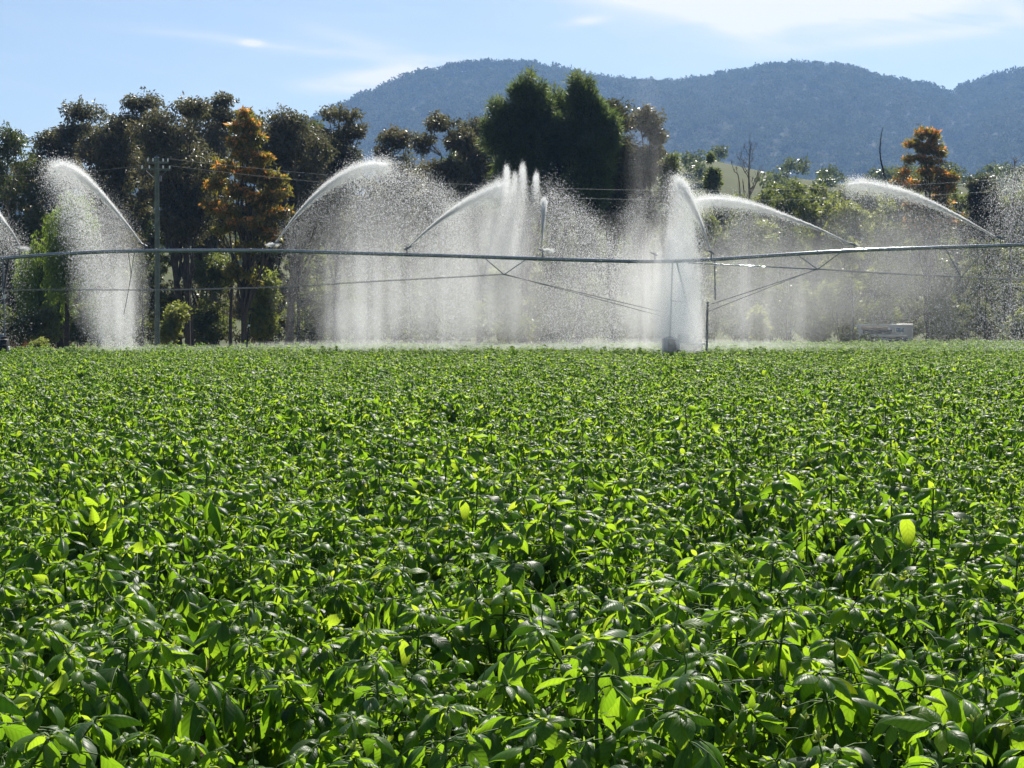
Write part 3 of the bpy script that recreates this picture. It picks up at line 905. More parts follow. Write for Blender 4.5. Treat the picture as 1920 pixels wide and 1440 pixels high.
# ------------------------------------------------------------------ power pole and wires
PY_ = 103.0
def power_pole():
    b = at(294, 640, PY_); b[2] = float(ground_z(np.array(b[0]), np.array(PY_)))
    root = empty('utility_pole', b, 'weathered grey green timber power pole with crossarms among the left trees', 'power pole')
    top = at(294, 296, PY_)
    mb = MB()
    tube(mb, [b - (0, 0, .3), (b + top) / 2 + (.02, 0, 0), top], [.165, .15, .13], 12)
    mb.build('pole', MAT['pole'], root, smooth=True, origin=b)
    m = mpp(PY_)
    arms = []
    for (dz, half, off) in ((-.30, .62, .10), (-.72, .85, -.02)):
        mb = MB()
        c = top + (off, -.20, dz)
        box(mb, c, (half * 2, .10, .11), 0.12, .015)
        a = mb.build('crossarm', MAT['pole'], root, origin=b)
        arms.append((c, half, a))
    for c, half, a in arms:
        for s in (-.95, -.45, .95, .5):
            p = c + (s * half, s * half * .12, .055)
            mb = MB()
            tube(mb, [p, p + (0, 0, .05), p + (0, 0, .10), p + (0, 0, .16), p + (0, 0, .19)], [.02, .055, .045, .05, .03], 8)
            mb.build('insulator', MAT['porcelain'], a, smooth=True, origin=b)
    mb = MB()
    tube(mb, [top + (0, 0, -.01), top + (0, 0, .06)], [.16, .14], 10)
    mb.build('pole_cap', MAT['steel'], root, origin=b)
    mb = MB()
    p = top + (.24, -.1, -1.25)
    box(mb, p, (.12, .14, .34), 0, .02)
    mb.build('fuse_box', MAT['motor'], root, origin=b)
    for s in (-1, 1):
        mb = MB()
        tube(mb, [top + (s * .14, -.18, -1.25), top + (s * .62, -.2, -.78)], .022, 5)
        mb.build('brace', MAT['steel_dull'], root, origin=b)
    ends = []
    for c, half, s, lab in ((arms[0][0], arms[0][1], .95, 'upper power wire running right from the timber pole across the she oaks'),
                            (arms[1][0], arms[1][1], .95, 'lower power wire running right from the timber pole across the she oaks'),):
        p = c + (s * half, s * half * .12, .24)
        q = at(2250, 300 if 'upper' in lab else 324, PY_ + 4)
        t = np.linspace(0, 1, 60)[:, None]
        P = p + (q - p) * t
        P[:, 2] -= 1.9 * 4 * t[:, 0] * (1 - t[:, 0])
        mb = MB()
        tube(mb, P, .008, 5)
        tag(mb.build('power_wire', MAT['wire'], origin=p), lab, 'wire', 'power wires on the timber pole')
    p = arms[1][0] - (arms[1][1] * .95, arms[1][1] * .11, -.24)
    q = at(-400, 300, PY_ + 4)
    t = np.linspace(0, 1, 40)[:, None]
    P = p + (q - p) * t
    P[:, 2] -= .8 * 4 * t[:, 0] * (1 - t[:, 0])
    mb = MB(); tube(mb, P, .007, 5)
    tag(mb.build('power_wire', MAT['wire'], origin=p), 'faint power wire running left from the timber pole', 'wire', 'power wires on the timber pole')
power_pole()

# ------------------------------------------------------------------ caravan, shed, small things behind the crop
def caravan():
    Y = 137.0
    m = mpp(Y)
    x0, x1 = at(1597, 620, Y)[0], at(1712, 620, Y)[0]
    zt = at(1650, 609, Y)[2]
    zb = zt - 1.75
    b = np.array(((x0 + x1) / 2, Y, zb - .55))
    root = empty('caravan', b, 'long low white caravan with sloped nose and tan awning roll behind the crop', 'caravan')
    mb = MB()
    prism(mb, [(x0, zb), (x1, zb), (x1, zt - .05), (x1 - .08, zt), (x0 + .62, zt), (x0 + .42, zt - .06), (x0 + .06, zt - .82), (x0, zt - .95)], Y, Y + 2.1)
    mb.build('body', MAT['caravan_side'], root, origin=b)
    zz = lambda py: at(1650, py, Y)[2]
    xx = lambda px: at(px, 620, Y)[0]
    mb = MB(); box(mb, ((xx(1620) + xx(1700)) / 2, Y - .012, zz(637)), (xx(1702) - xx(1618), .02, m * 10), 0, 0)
    mb.build('underside_shade', MAT['glass_and_shade'], root, origin=b)  # dark strip standing in for the shade beneath the body
    mb = MB(); tube(mb, [(xx(1614), Y - .09, zz(613.6)), (xx(1664), Y - .09, zz(614.2))], .10, 10)
    mb.build('awning_roll', MAT['awning'], root, smooth=True, origin=b)
    mb = MB(); box(mb, (xx(1645), Y - .011, zz(622)), (xx(1672) - xx(1617), .02, m * 8), 0, 0)
    mb.build('window', MAT['glass_and_shade'], root, origin=b)
    mb = MB(); box(mb, (xx(1687), Y - .011, zz(619)), (xx(1695) - xx(1680), .02, m * 8), 0, 0)
    mb.build('window', MAT['blue_window'], root, origin=b)
    mb = MB(); tube(mb, [(xx(1610), Y - .05, zz(630)), (xx(1700), Y - .05, zz(629))], .05, 8)
    mb.build('trim_rail', MAT['white_paint'], root, smooth=True, origin=b)
    mb = MB(); tube(mb, [(x0 + .05, Y + .02, zt - .80), (x0 + .44, Y + .02, zt - .02), (x0 + .8, Y + .02, zt + .01), (x1, Y + .02, zt + .01)], .06, 10)
    mb.build('sunlit_roof_edge', MAT['white_paint'], root, smooth=True, origin=b)  # rounded tube added so the roof edge catches sunlight
    mb = MB(); box(mb, ((x0 + x1) / 2 + .3, Y + 1, zt + .03), (x1 - x0 - 1.1, 1.9, .05), 0, .015)
    mb.build('roof_rim', MAT['white_paint'], root, origin=b)
    for px in (1655, 1672):
        for yy in (Y + .1, Y + 1.95):
            mb = MB(); tube(mb, [(xx(px), yy - .1, zb - .2), (xx(px), yy + .1, zb - .2)], .34, 18)
            mb.build('wheel', MAT['rubber'], root, smooth=False, origin=b)
    mb = MB(); tube(mb, [(x0 - .9, Y + 1.05, zb - .05), (x0, Y + 1.05, zb + .05)], .05, 6)
    mb.build('drawbar', MAT['steel_dull'], root, origin=b)
    # pale round disc by its tail
    c = at(1707, 633, 134)
    mb = MB()
    th = np.linspace(0, 2 * np.pi, 15)[:-1]
    tube(mb, [c + (0, .12, 0), c + (0, -.05, 0), c + (0, -.12, 0)], [.2, .21, .15], 16)
    tag(mb.build('round_stone', MAT['stone'], smooth=True, origin=c), 'pale rounded stone at the foot of the caravan tail', 'stone')
caravan()

def shed():
    Y = 165.0
    x0, x1 = at(-60, 0, Y)[0], at(34, 0, Y)[0]
    gz = -.9
    z1 = at(0, 545, Y)[2]
    b = np.array(((x0 + x1) / 2, Y + 2, gz))
    root = empty('farm_shed', b, 'small farm shed with grey roof half hidden behind the left pivot tower', 'shed')
    mb = MB(); box(mb, ((x0 + x1) / 2, Y + 2, (gz + z1) / 2), (x1 - x0, 4, z1 - gz))
    mb.build('wall', MAT['brick'], root, origin=b)
    mb = MB()
    prism(mb, [(x0 - .4, z1 + .01), (x1 + .5, z1 + .01), (x1 + .5, z1 + .12), ((x0 + x1) / 2, z1 + 1.0), (x0 - .4, z1 + .12)], Y - .5, Y + 4.5)
    mb.build('roof', MAT['corrugated'], root, origin=b)
    mb = MB(); box(mb, (at(17, 0, Y)[0], Y - .02, at(0, 549, Y)[2] - .05), (.55, .04, .6), 0, .01)
    mb.build('window', MAT['white_paint'], root, origin=b)
shed()

def board():
    Y = 133.0
    c = at(1885, 616, Y)
    b = np.array((c[0], Y, -.9))
    root = empty('notice_board', b, 'small tilted pale blue panel pair above the crop near the right edge', 'panel')
    for s in (-1, 1):
        mb = MB(); box(mb, (0, 0, 0), (.2, .04, .62), 0, .008)
        o = mb.build('panel', MAT['blue_panel'] if s > 0 else MAT['white_paint'], root)
        o.location = (s * .13, 0, c[2] + .9)
        o.rotation_euler = (0, -.22, 0)
        mb = MB(); tube(mb, [(s * .13, .05, 0), (s * .13, .05, c[2] + .75)], .025, 6)
        mb.build('post', MAT['steel_dull'], root)
board()

mb = MB()
s0, s1 = at(461, 652, 86), at(470, 588, 86)
tube(mb, [s0 - (0, 0, .4), (s0 + s1) / 2, s1], [.05, .045, .03], 7)
sk = mb.build('stake', MAT['bark_burnt'], origin=s0)
tag(sk, 'thin black stake leaning right out of the crop below the large orange flowering tree', 'stake')
mb = MB()
tube(mb, [s0 + (s1 - s0) * .62, s0 + (s1 - s0) * .68], .058, 7)
mb.build('white_band', MAT['white_paint'], sk, origin=s0)

# ------------------------------------------------------------------ the pivot irrigator
YP = 75.0
def irrigator():
    base = at(1262, 640, YP); base[2] = 0
    root = empty('pivot_irrigator', base, 'long galvanised pivot irrigator spanning the field on wheeled towers', 'irrigator')
    pts = [(-160, 500), (-70, 491), (0, 485), (60, 480), (120, 476), (200, 472), (280, 470.5), (400, 470), (520, 470.5), (640, 474), (760, 477.5), (880, 481), (1000, 485),
           (1120, 488.5), (1230, 490.5), (1330, 487), (1450, 479), (1600, 470), (1750, 464.5), (1920, 459), (2060, 454), (2200, 450)]
    P = catmull([at(px, py, YP) for px, py in pts], 160)
    px_ = np.linspace(0, 1, 160)
    X = P[:, 0]
    pz = lambda px: np.array((at(px, 470, YP)[0], YP, np.interp(at(px, 470, YP)[0], X, P[:, 2])))
    mb = MB(); tube(mb, P, .082, 16)
    pipe = mb.build('pipe', MAT['steel'], root, smooth=True, origin=base)
    for px in list(range(-60, 2150, 59)):
        mb = MB(); p = pz(px)
        tube(mb, [p - (.025, 0, .001), p + (.025, 0, .001)], .105 if px % 3 == 0 else .090, 12)
        mb.build('flange', MAT['steel_dull'], pipe, origin=base)
    def rod(pts, r=.018, name='truss_rod', mat='steel_dull'):
        mb = MB(); tube(mb, pts, r, 7)
        mb.build(name, MAT[mat], root, smooth=True, origin=base)
    # lower truss lines, one each side of the pipe
    low_l = [(-160, 548), (0, 545), (150, 544), (320, 544), (520, 539), (690, 529), (840, 521), (945, 515)]
    low_r = [(1533, 505), (1660, 513), (1800, 519.5), (1920, 524), (2200, 520)]
    for dy, o in ((-.62, 0), (.62, -1.5)):
        rod(catmull([at(a, b + o, YP + dy) for a, b in low_l], 40), .012)
        rod(catmull([at(a, b + o, YP + dy) for a, b in low_r], 24), .015)
        rod([at(1325, 573 + 12 * (dy > 0), YP + dy), at(1533, 505 + o, YP + dy)], .017)
        rod([at(945, 515 + o, YP + dy), at(1238, 584 + 8 * (dy > 0), YP + dy)], .017)
    rod([at(1290, 493, YP - .45), at(1533, 505, YP - .6)], .026, mat='steel')
    def struts(jx, jy, left, right):
        for dy in (-.62, .62):
            j = at(jx, jy, YP + dy)
            for px in (left, right):
                rod([pz(px) - (0, 0, .07), j], .022, 'truss_strut', 'steel_dull')
        rod([at(jx, jy, YP - .62), at(jx, jy, YP + .62)], .022, 'truss_spreader', 'steel_dull')
    struts(1533, 505, 1497, 1575)
    struts(1802, 520, 1773, 1850)
    struts(945, 515, 910, 985)
    # wheeled tower in the densest spray
    def tower(px, feet, parts=True):
        mb = MB()
        t = pz(px)
        for fx, fy, fY in feet:
            f = at(fx, fy, fY)
            tube(mb, [t + (np.sign(fx - px) * .1, (fY - YP) * .05, -.05), f], .036, 8)
        a, c = at(*feet[0]), at(*feet[1])
        mid = lambda q: t + (at(*q) - t) * .5
        tube(mb, [mid(feet[0]), mid(feet[1])], .032, 6)
        tw = mb.build('tower', MAT['steel_dull'], root, smooth=True, origin=base)
        bm = MB(); tube(bm, [a, c], .075, 8)
        bm.build('base_beam', MAT['steel_dull'], tw, origin=base)
        for q in (a, c):
            wm = MB()
            z = .62
            cc = np.array((q[0], q[1], z))
            ax = norm(np.array((1.0, 0.15, 0)))
            th = np.linspace(0, 2 * np.pi, 22)
            tube(wm, [cc - ax * .16, cc - ax * .13, cc + ax * .13, cc + ax * .16], [.50, .60, .60, .50], 28)
            for k in range(14):
                g = 2 * np.pi * k / 14
                r_ = np.array((-ax[1] * math.cos(g), ax[0] * math.cos(g), math.sin(g)))
                tube(wm, [cc + r_ * .61 - ax * .15, cc + r_ * .64, cc + r_ * .61 + ax * .15], .035, 5)
            wm.build('wheel', MAT['rubber'], tw, origin=base)
            hb = MB(); tube(hb, [cc - ax * .20, cc + ax * .20], .24, 14)
            hb.build('hub', MAT['white_paint'], tw, origin=base)
        mm = MB(); box(mm, (a + c) / 2 + (0, 0, .15), (.5, .34, .36), .1, .04)
        mm.build('motor', MAT['motor'], tw, origin=base)
        return tw
    tw = tower(1265, [(1256, 640, 73.4), (1306, 640, 76.9)])
    mb = MB(); box(mb, at(1258, 650, 73.4) + (0, 0, .05), (.70, .5, .68), .1, .06)
    mb.build('gearbox_cover', MAT['cover'], tw, origin=base)
    mb = MB(); tube(mb, [at(1327, 566, YP), at(1326, 600, YP), at(1325, 668, YP)], .05, 8)
    mb.build('leg', MAT['steel_dull'], tw, smooth=True, origin=base)
    mb = MB(); tube(mb, [pz(1340), at(1341, 562, YP)], .03, 6)
    mb.build('control_conduit', MAT['steel_dull'], tw, origin=base)
    mb = MB(); box(mb, at(1303, 645, 74.5), (.9, .08, .09), .05, .01)
    mb.build('guard_rail', MAT['white_paint'], tw, origin=base)
    tl = tower(2, [(9, 640, 73.2), (-14, 640, 76.8)])
    mb = MB(); tube(mb, [pz(16), at(8, 540, 74.0)], .045, 7)
    mb.build('brace', MAT['rubber'], tl, origin=base)
    mb = MB(); tube(mb, [at(8, 560, 73.9), at(8.5, 553, 73.9)], .07, 8)
    mb.build('white_band', MAT['white_paint'], tl, origin=base)
    # sprinklers on risers
    for px, top in ((37, 468), (271, 464), (514, 458), (763, 467), (1017, 471), (1228, 478), (1334, 474), (1602, 461), (1876, 447), (2110, 441)):
        p = pz(px)
        q = at(px, top, YP)
        q[2] = max(q[2], p[2] + .22)
        mb = MB(); tube(mb, [p + (0, 0, .05), q], .028, 7)
        sp = mb.build('sprinkler', MAT['steel_dull'], root, smooth=True, origin=base)
        s = 1 if px in (514, 763) else -1
        mb = MB(); tube(mb, [q - (s * .12, 0, .03), q + (0, 0, .03), q + (s * .20, 0, .12)], [.035, .05, .028], 8)
        mb.build('nozzle', MAT['motor'], sp, smooth=True, origin=base)
        mb = MB(); tube(mb, [q + (0, 0, .0), q + (0, 0, .10)], [.045, .03], 8)
        mb.build('impact_arm', MAT['steel_dull'], sp, origin=base)
    for px, (ax, ay) in ((252, (232, 590)), (240, (246, 520))):
        mb = MB(); p = pz(px)
        tube(mb, catmull([p, at((px + ax) / 2 + 1, (475 + ay) / 2, YP), at(ax, ay, YP)], 8), .014, 6)
        mb.build('drop_hose', MAT['rubber'], root, smooth=True, origin=base)
irrigator()

# ------------------------------------------------------------------ spray
TETRA = norm(np.array([(1, 1, 1), (1, -1, -1), (-1, 1, -1), (-1, -1, 1)], float))
def drops(mb, P, r, stretch=1.7):
    n = len(P)
    a = rand_unit(n); b = norm(np.cross(a, rand_unit(n))); c = np.cross(a, b)
    R = np.stack((a, b, c), 1)
    V = np.einsum('kj,njm->nkm', TETRA, R) * np.asarray(r)[:, None, None]
    V[..., 2] *= stretch
    V += P[:, None]
    f = np.array([(0, 1, 2), (0, 3, 1), (0, 2, 3), (1, 3, 2)])
    mb.add(V.reshape(-1, 3), (np.arange(n)[:, None, None] * 4 + f[None]).reshape(-1, 3))

def along(pts, u):
    P = np.array([at(*p) if len(p) == 3 else at(p[0], p[1], YP + 1) for p in pts])
    Q = catmull(P, 80)
    d = np.concatenate(([0], np.cumsum(np.linalg.norm(np.diff(Q, axis=0), axis=1))))
    s = u * d[-1]
    return np.stack([np.interp(s, d, Q[:, k]) for k in range(3)], -1)

def curtain(mb, top, n, spread=.25, wind=0.0, near=0.35, near_s=1.0, size=(.009, .018), dspread=1.2, streaks=0, cone=.03, u_pow=1.0, low=None, high=None):
    """drops leaving the curve `top` and falling: a share `near` hangs close under it, the rest reach the crop"""
    n = int(n * 1.9)
    size = (size[0] * .70, size[1] * .70)
    u = rng.random(n) ** u_pow
    if streaks:
        c = rng.random(streaks)
        k = rng.random(n) < .55
        u = np.where(k, np.clip(c[rng.integers(streaks, size=n)] + rng.normal(0, .012, n), 0, 1), u)
    P = along(top, u)
    P += rng.normal(0, spread, (n, 3)) * (1, 0, 1)
    P[:, 1] += rng.normal(0, dspread, n)
    H = P[:, 2] - .45 - rng.random(n) * .3
    h = np.where(rng.random(n) < near, np.minimum(rng.exponential(near_s, n), H), H * rng.random(n))
    P[:, 0] += wind * h + rng.normal(0, cone, n) * h
    P[:, 2] -= h
    drops(mb, P, rng.uniform(*size, n) * np.where(rng.random(n) < .04, 1.8, 1.0))

SHEATHS = []
def jet(mb, db, pts, n, r0=.020, r1=.075, solid=.55, end=.35):
    SHEATHS.append((pts, end))
    n, r0, r1 = int(n * 2.6), r0 * .8, r1 * .55
    """a stream: solid near the nozzle, breaking into drops"""
    Q = along(pts, np.linspace(0, solid, 40))
    Q += rng.normal(0, .006, Q.shape)
    tube(mb, Q, np.linspace(r0, r1 * .75, 40) * np.append(rng.uniform(.8, 1.2, 39), .1), 7)
    u = rng.random(n) ** .85
    P = along(pts, u)
    s = r0 + (end - r0) * u ** 1.7
    off = np.abs(rng.normal(0, 1, n)) * s
    P += np.stack((rng.normal(0, .45, n) * s, rng.normal(0, .6, n) * s, np.where(rng.random(n) < .72, -off, off * .45)), -1)
    drops(db, P, rng.uniform(.009, .018, n), 1.2)

def blob_drops(mb, px, py, rx, ry, n, Y=YP):
    m = mpp(Y)
    P = at(px, py, Y) + rng.normal(0, .42, (n, 3)) * (rx * m, rx * m * .6, ry * m)
    drops(mb, P, rng.uniform(.008, .015, n), 1.0)

MISTS = {}
def mist_mat(dens):
    k = round(dens, 3)
    if k not in MISTS: MISTS[k] = volume_mat('spray_mist', k, (.99, .995, 1.0), .45)
    return MISTS[k]

def mist(root, base, cx, y0, y1, rx, dens, Y=YP + 1.5, ry=None, seed=0):
    """soft fog of the finest drops: lumpy closed hulls, one inside the other, each an even thin volume"""
    import bmesh
    bm = bmesh.new()
    bmesh.ops.create_icosphere(bm, subdivisions=4, radius=1)
    m = mpp(Y)
    a, c = at(cx, y0, Y), at(cx, y1, Y)
    ctr = (a + c) / 2
    sz = np.array((rx * m, ry or rx * m * .8, abs(a[2] - c[2]) / 2))
    V0 = np.array([v.co[:] for v in bm.verts])
    f = np.array([[v.index for v in p.verts] for p in bm.faces])
    bm.free()
    for q, sc in enumerate((1.15, .86, .6)):
        k = 1 + .13 * fbm(V0[:, 0] * 3 + seed, V0[:, 2] * 1.2 + V0[:, 1] * 2 + q, 40 + seed * 3 + q, 3)
        # wider below, streaked by the falling water
        taper = 1 - .22 * V0[:, 2]
        V = V0 * np.stack((k * taper, k * taper, 0 * k + 1), -1) * sz * (sc, sc, min(1, sc + .2)) + ctr - (0, 0, (1 - min(1, sc + .2)) * sz[2] * .9)
        V[:, 2] = np.maximum(V[:, 2], .2 + .02 * q)
        mb = MB(); mb.add(V, f)
        o = mb.build('mist', mist_mat(dens * MIST_GAIN / 2), root, smooth=True, origin=base)
        o['kind'] = 'stuff'
MIST_GAIN = 3.1

def spray(label, nozzle, build, mists=()):
    b = at(nozzle[0], nozzle[1], YP)
    root = empty('water_spray', b, label, 'water spray', 'water sprays thrown by the pivot sprinklers')
    jb, db = MB(), MB()
    build(jb, db)
    if jb.n: jb.build('jet', MAT['water'], root, smooth=True, origin=b)
    o = db.build('droplets', MAT['water'], root, origin=b)
    for pts, end in SHEATHS:
        # fine spray wrapped round the stream, widening as it breaks up
        for k, (g, d) in enumerate(((.14, 16.0), (.34, 2.6), (.8, .45))):
            t = np.linspace(.02, 1, 36)
            Q = along(pts, t) - np.stack((0 * t, 0 * t, t ** 1.3 * end * g * .35), -1)
            mb = MB()
            r = (.05 + (end - .02) * t ** 1.15) * g * (1 + .22 * np.convolve(rng.normal(0, 1, 40), np.ones(5) / 2.2, 'valid'))
            r[-5:] *= (.95, .85, .68, .45, .12)
            tube(mb, Q, r, 12)
            q = mb.build('mist', mist_mat(d * 1.3), root, smooth=True, origin=b)
            q['kind'] = 'stuff'
    SHEATHS.clear()
    o['kind'] = 'stuff'
    for i, a in enumerate(mists): mist(root, b, *a[:5], seed=i, **(a[5] if len(a) > 5 else {}))

Y0 = YP
def s0(j, d):
    p = [(40, 467, Y0), (28, 443, Y0), (12, 420, Y0), (-8, 396, Y0 + 1), (-50, 362, Y0 + 1), (-100, 345, Y0 + 2)]
    jet(j, d, p, 5000, r1=.06)
    curtain(d, [(34, 462), (10, 430), (-30, 385)], 3500, near=.7, near_s=.5)
    blob_drops(d, 44, 467, 13, 5, 1800)
    curtain(d, [(-90, 352), (-30, 380)], 3000)
spray('spray cut by the left edge of the photo, above the left pivot tower', (37, 468), s0)
def s1(j, d):
    p = [(271, 463, Y0), (226, 405, Y0 + .3), (182, 354, Y0 + .8), (146, 322, Y0 + 1.3), (118, 309, Y0 + 1.8), (98, 313, Y0 + 2.2)]
    jet(j, d, p, 9000, r0=.022, r1=.07)
    curtain(d, [(94, 322, Y0 + 2), (104, 312, Y0 + 2), (122, 309, Y0 + 2), (150, 325, Y0 + 1.5)], 17000, wind=.29, near=.30, near_s=1.6, size=(.010, .021), streaks=8)
    curtain(d, [(140, 320, Y0 + 1.2), (190, 365, Y0 + 1), (240, 425, Y0 + .5)], 12000, wind=.12, near=.45, near_s=1.2, size=(.006, .013))
    curtain(d, [(200, 468), (262, 470)], 5000, wind=-.02, near=.2, size=(.006, .013), streaks=5)
spray('leftmost high arching spray left of the power pole, falling in a straight edged curtain', (271, 464), s1,
      [(205, 380, 655, 62, .022), (232, 470, 660, 26, .07), (196, 520, 662, 14, .08), (222, 480, 662, 9, .14), (245, 470, 662, 8, .12)])
def s2(j, d):
    p = [(517, 454, Y0), (560, 398, Y0), (605, 354, Y0 + .5), (650, 323, Y0 + 1), (690, 309, Y0 + 1.5), (730, 306, Y0 + 2)]
    jet(j, d, p, 10000, r0=.022, r1=.08, end=.42)
    curtain(d, [(655, 320, Y0 + 1), (705, 306, Y0 + 2), (760, 318, Y0 + 2.5), (820, 345, Y0 + 3), (868, 390, Y0 + 3.5)], 27000, wind=-.04, near=.35, near_s=1.6, size=(.009, .02), dspread=2)
    curtain(d, [(535, 436), (600, 362), (660, 320)], 9000, near=.55, near_s=1.0, size=(.006, .012))
    curtain(d, [(600, 400), (690, 380), (780, 420)], 9000, wind=.0, near=.05, size=(.005, .011), dspread=2, streaks=9)
    blob_drops(d, 511, 459, 12, 4, 1600)
spray('wide rounded spray arching right, just right of the large orange flowering tree', (514, 458), s2,
      [(705, 340, 655, 110, .012), (690, 440, 662, 64, .016), (615, 430, 660, 9, .06), (770, 470, 660, 11, .06), (805, 440, 655, 10, .05), (640, 470, 662, 12, .09), (676, 420, 663, 13, .10), (708, 450, 663, 10, .12), (740, 430, 663, 14, .08), (660, 560, 664, 60, .03)])
def s3(j, d):
    p = [(764, 465, Y0), (810, 423, Y0), (858, 388, Y0 + .5), (905, 362, Y0 + 1), (945, 343, Y0 + 1.5)]
    jet(j, d, p, 9000, r0=.020, r1=.07, end=.36)
    curtain(d, [(850, 394, Y0 + 1), (900, 366, Y0 + 1), (950, 338, Y0 + 1.5), (985, 345, Y0 + 2)], 22000, wind=-.05, near=.35, near_s=1.3, size=(.006, .013), dspread=1.6)
    curtain(d, [(790, 445), (840, 405), (900, 370)], 9000, near=.4, size=(.006, .012))
spray('spray with a thin straight jet rising right towards the row of small plumes', (763, 467), s3,
      [(890, 360, 650, 100, .014), (840, 440, 662, 100, .010), (920, 380, 640, 12, .06), (965, 400, 640, 12, .05), (960, 380, 664, 400, .0017, dict(Y=86, ry=7)), (945, 330, 520, 55, .045), (790, 480, 663, 12, .08), (830, 470, 663, 10, .07), (880, 400, 640, 16, .05)])
def s4(j, d):
    p = [(1016, 458, Y0), (1018, 420, Y0 + .5), (1020, 390, Y0 + 1), (1020, 373, Y0 + 1.5)]
    jet(j, d, p, 3500, r0=.03, r1=.06, end=.16, solid=.25)
    for px, py, n, w in ((950, 313, 5200, .0), (980, 310, 5200, -.02), (1005, 326, 4200, .0), (965, 325, 2500, 0)):
        curtain(d, [(px - 4, py + 4, Y0 + 4), (px, py, Y0 + 4), (px + 4, py + 5, Y0 + 4)], n, spread=.04, wind=w, near=.85, near_s=1.2, size=(.007, .014), cone=.13)
    curtain(d, [(1022, 338, Y0 + 3), (1080, 380, Y0 + 4), (1130, 425, Y0 + 4.5), (1172, 470, Y0 + 5)], 20000, wind=-.03, near=.2, near_s=2, size=(.010, .020), dspread=2)
    blob_drops(d, 1027, 470, 13, 5, 1800)
spray('spray of small pointed plumes and a narrow upright jet in front of the she oaks', (1017, 471), s4, [(985, 470, 655, 60, .02), (1100, 470, 650, 80, .012)])
def s5(j, d):
    p = [(1333, 472, Y0), (1318, 427, Y0), (1300, 385, Y0 + .4), (1284, 353, Y0 + .8), (1268, 334, Y0 + 1.2)]
    jet(j, d, p, 8000, r0=.024, r1=.08, end=.30, solid=.75)
    curtain(d, [(1258, 340, Y0 + 1), (1268, 333, Y0 + 1.2), (1284, 350, Y0 + 1), (1304, 395, Y0 + .6)], 26000, wind=-.02, near=.35, near_s=2.2, size=(.008, .018), streaks=7)
    curtain(d, [(1163, 410, Y0 + 2), (1190, 375, Y0 + 2), (1250, 345, Y0 + 1.5)], 14000, near=.05, size=(.006, .012), dspread=1.6, streaks=6)
    curtain(d, [(1250, 480), (1322, 478)], 9000, near=.02, size=(.008, .017), streaks=5, wind=.0)
spray('densest white spray falling in a column over the middle pivot tower', (1334, 474), s5,
      [(1252, 370, 650, 50, .030), (1244, 420, 668, 66, .035, dict(Y=73.4, ry=.9)), (1272, 352, 600, 22, .16), (1292, 400, 668, 20, .14, dict(Y=73.4)), (1256, 400, 668, 14, .16, dict(Y=73.2)),
       (1234, 430, 666, 12, .14, dict(Y=73.2)), (1274, 470, 670, 13, .20, dict(Y=72.8)), (1310, 480, 670, 11, .20, dict(Y=72.8)), (1250, 560, 670, 24, .14, dict(Y=72.4, ry=.5)), (1295, 570, 670, 26, .16, dict(Y=72.4, ry=.5)),
       (1212, 450, 664, 11, .11), (1186, 430, 664, 16, .06), (1200, 400, 664, 52, .035), (1262, 440, 668, 44, .05, dict(Y=72.8, ry=.9)), (1282, 500, 668, 14, .12, dict(Y=72.5, ry=.4)), (1215, 120, 470, 40, .006), (1232, 200, 480, 12, .010), (1196, 160, 480, 11, .012)])
def s6(j, d):
    p = [(1599, 460, Y0), (1540, 431, Y0), (1475, 405, Y0 + .4), (1410, 383, Y0 + .8), (1350, 373, Y0 + 1.4), (1300, 374, Y0 + 2)]
    jet(j, d, p, 9000, r0=.018, r1=.055, end=.34, solid=.42)
    curtain(d, [(1500, 418), (1430, 391), (1360, 375), (1310, 374), (1285, 392)], 19000, wind=.02, near=.22, near_s=1.4, size=(.006, .014), dspread=2, streaks=10)
spray('long low spray thrown left from above the bright glint on the pipe', (1602, 461), s6,
      [(1430, 390, 660, 140, .007), (1600, 400, 664, 330, .0005, dict(Y=86, ry=7)), (1480, 440, 664, 120, .006), (1360, 420, 664, 60, .012), (1395, 460, 664, 14, .05), (1440, 480, 664, 12, .05), (1500, 500, 664, 13, .045)])
def s7(j, d):
    p = [(1874, 448, Y0), (1826, 421, Y0), (1776, 394, Y0 + .4), (1722, 369, Y0 + .8), (1665, 351, Y0 + 1.3), (1620, 343, Y0 + 1.8), (1588, 344, Y0 + 2.2)]
    jet(j, d, p, 10000, r0=.020, r1=.06, end=.36, solid=.5)
    curtain(d, [(1790, 402), (1720, 370), (1655, 350), (1600, 346), (1540, 366)], 17000, wind=.0, near=.22, near_s=1.3, size=(.006, .014), dspread=2, streaks=8)
    curtain(d, [(1770, 400), (1850, 440)], 5000, near=.3, size=(.007, .014))
spray('long spray thrown left below the smaller orange flowering tree', (1876, 447), s7,
      [(1640, 370, 620, 140, .005), (1720, 390, 560, 110, .004), (1545, 420, 560, 50, .004)])
def s8(j, d):
    p = [(2108, 443, Y0), (2040, 390, Y0), (1970, 335, Y0), (1920, 310, Y0 + 1), (1890, 318, Y0 + 2)]
    curtain(d, [(1870, 345, Y0 + 2), (1900, 315, Y0 + 2), (1960, 325, Y0 + 1)], 9000, wind=-.03, near=.25, near_s=2, size=(.010, .020), dspread=1.6)
spray('coarse sparse droplets falling at the right edge of the photo', (2110, 441), s8)
# low fog hanging over the far crop under the sprays
mb = MB()
b = at(960, 650, 88)
root = empty('ground_mist', b, 'low pale fog of spray lying over the far edge of the crop', 'mist', kind='stuff')
mist(root, b, 700, 636, 666, 330, .004, Y=86, ry=11, seed=3)
mist(root, b, 1250, 634, 666, 330, .005, Y=86, ry=11, seed=4)
mist(root, b, 260, 646, 666, 200, .003, Y=82, ry=7, seed=5)

